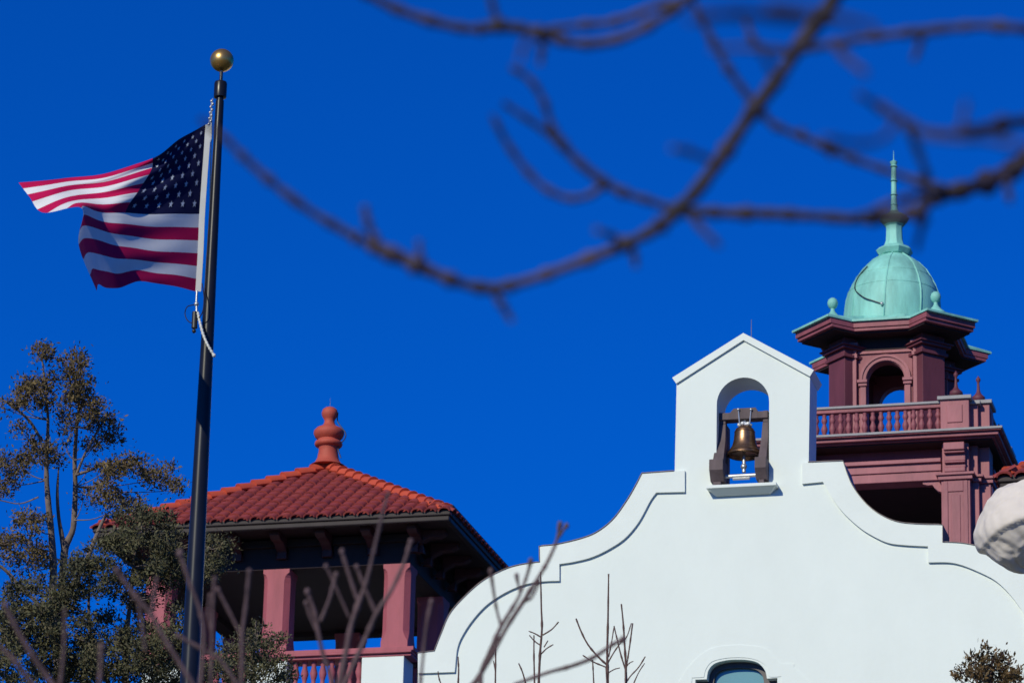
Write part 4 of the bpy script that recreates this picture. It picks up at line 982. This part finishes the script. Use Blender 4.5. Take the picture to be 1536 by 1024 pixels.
b = MB(); reach(b, [p[:2] for p in tr3], bl3, DT3, 2); b.build('branches', BARK, tree3, smooth=60)
b = MB(); foliage(b, bl3, DT3, 44, .043); b.build('crown', LEAF_B, tree3, fixn=False)

DT4 = 52.0
t4b = P(1490, 1300, DT4)
tree4 = thing('small_tree', (t4b.x, t4b.y, ground_z(t4b.y)), 'small leafy treetop in front of the white wall, lower right corner', 'tree')
tr4 = [(1490, 985, 3), (1487, 1000, 4.5), (1484, 1030, 7)]
b = MB(); limb(b, tr4, DT4, 1, 8, .1, 5); b.tube([P(1484, 1028, DT4), (t4b.x, t4b.y, ground_z(t4b.y)-.2)], [.035, .13], 8); b.build('trunk', TWIG2, tree4, smooth=60)
bl4 = [(1446, 1010, 11, 11, .9), (1455, 998, 11, 9, .8), (1462, 985, 7, 7, .8), (1475, 991, 14, 9, .9), (1478, 1005, 15, 10, .8), (1503, 983, 7, 6, .6), (1495, 990, 10, 7, .6), (1512, 995, 11, 9, .55), (1505, 1010, 14, 9, .6), (1526, 1010, 10, 10, .55), (1460, 1015, 14, 10, 1), (1488, 1017, 22, 9, .9), (1520, 1020, 16, 7, .8), (1438, 1017, 7, 7, .7)]
b = MB(); reach(b, [p[:2] for p in tr4], bl4, DT4, 2.0); b.build('branches', TWIG2, tree4, smooth=60)
b = MB(); foliage(b, bl4, DT4, 17, .062); b.build('crown', LEAF_C, tree4, fixn=False)

# ------------------------------------------------------------------ cream cloth cover at the right edge
DCV = 50.0
cc_ = P(1546, 802, DCV); k_m = DCV/F
cov = thing('cloth_cover', (cc_.x, cc_.y, ground_z(cc_.y)), 'crumpled cream cloth cover tied round a lamp head at the right edge', 'cover')
b = MB(); nu, nv = 120, 80
for i in range(nv+1):
    t = math.pi*i/nv
    for j in range(nu):
        a = 2*math.pi*j/nu
        z = math.cos(t); r = math.sin(t)
        low = max(0, -z-.03-.28*max(0, -math.cos(a))+.05*math.sin(3*a))           # the lower gathered part, tucked under the bulging top
        tuck = 1-.085*min(low*16, 1)*(.8+.3*math.sin(3*a)) - .25*low
        p = Vector((r*math.cos(a), r*math.sin(a), z))
        nse = noise.noise(p*1.6+Vector((3, 1, 7)))*.08 - abs(noise.noise(Vector((p.x*2.2, p.y*2.2, p.z*.9))+Vector((9, 2, 1))))*.045 - abs(noise.noise(p*5.5+Vector((4, 2, 8))))*.022
        fold = min(low*2.5, 1)*.085*(abs(math.sin(4.2*a+2.2*noise.noise(p*1.3)+2.2*z))**.6-.6) - (.035 if low == 0 else .05)*abs(noise.noise(Vector((p.x*3.1+p.z*1.5, p.y*3.1, p.z*2.0))))+.03*max(0, z+.1)*math.sin(5*a+4*z)
        rr = 83*k_m*(1+nse+fold)*tuck
        b.v.append((cc_.x+p.x*rr, cc_.y+p.y*rr, cc_.z+p.z*rr*(.98 if z > 0 else .90)))
for i in range(nv):
    for j in range(nu):
        k = (j+1) % nu; b.f.append((i*nu+j, i*nu+k, (i+1)*nu+k, (i+1)*nu+j)); b.m.append(0)
b.build('cloth', TARP, cov, smooth=70)
MB().tube([(cc_.x+.05, cc_.y, cc_.z-.5), (cc_.x+.05, cc_.y, ground_z(cc_.y)-.1)], [.05, .08], 14).build('post', POLE, cov, smooth=40)
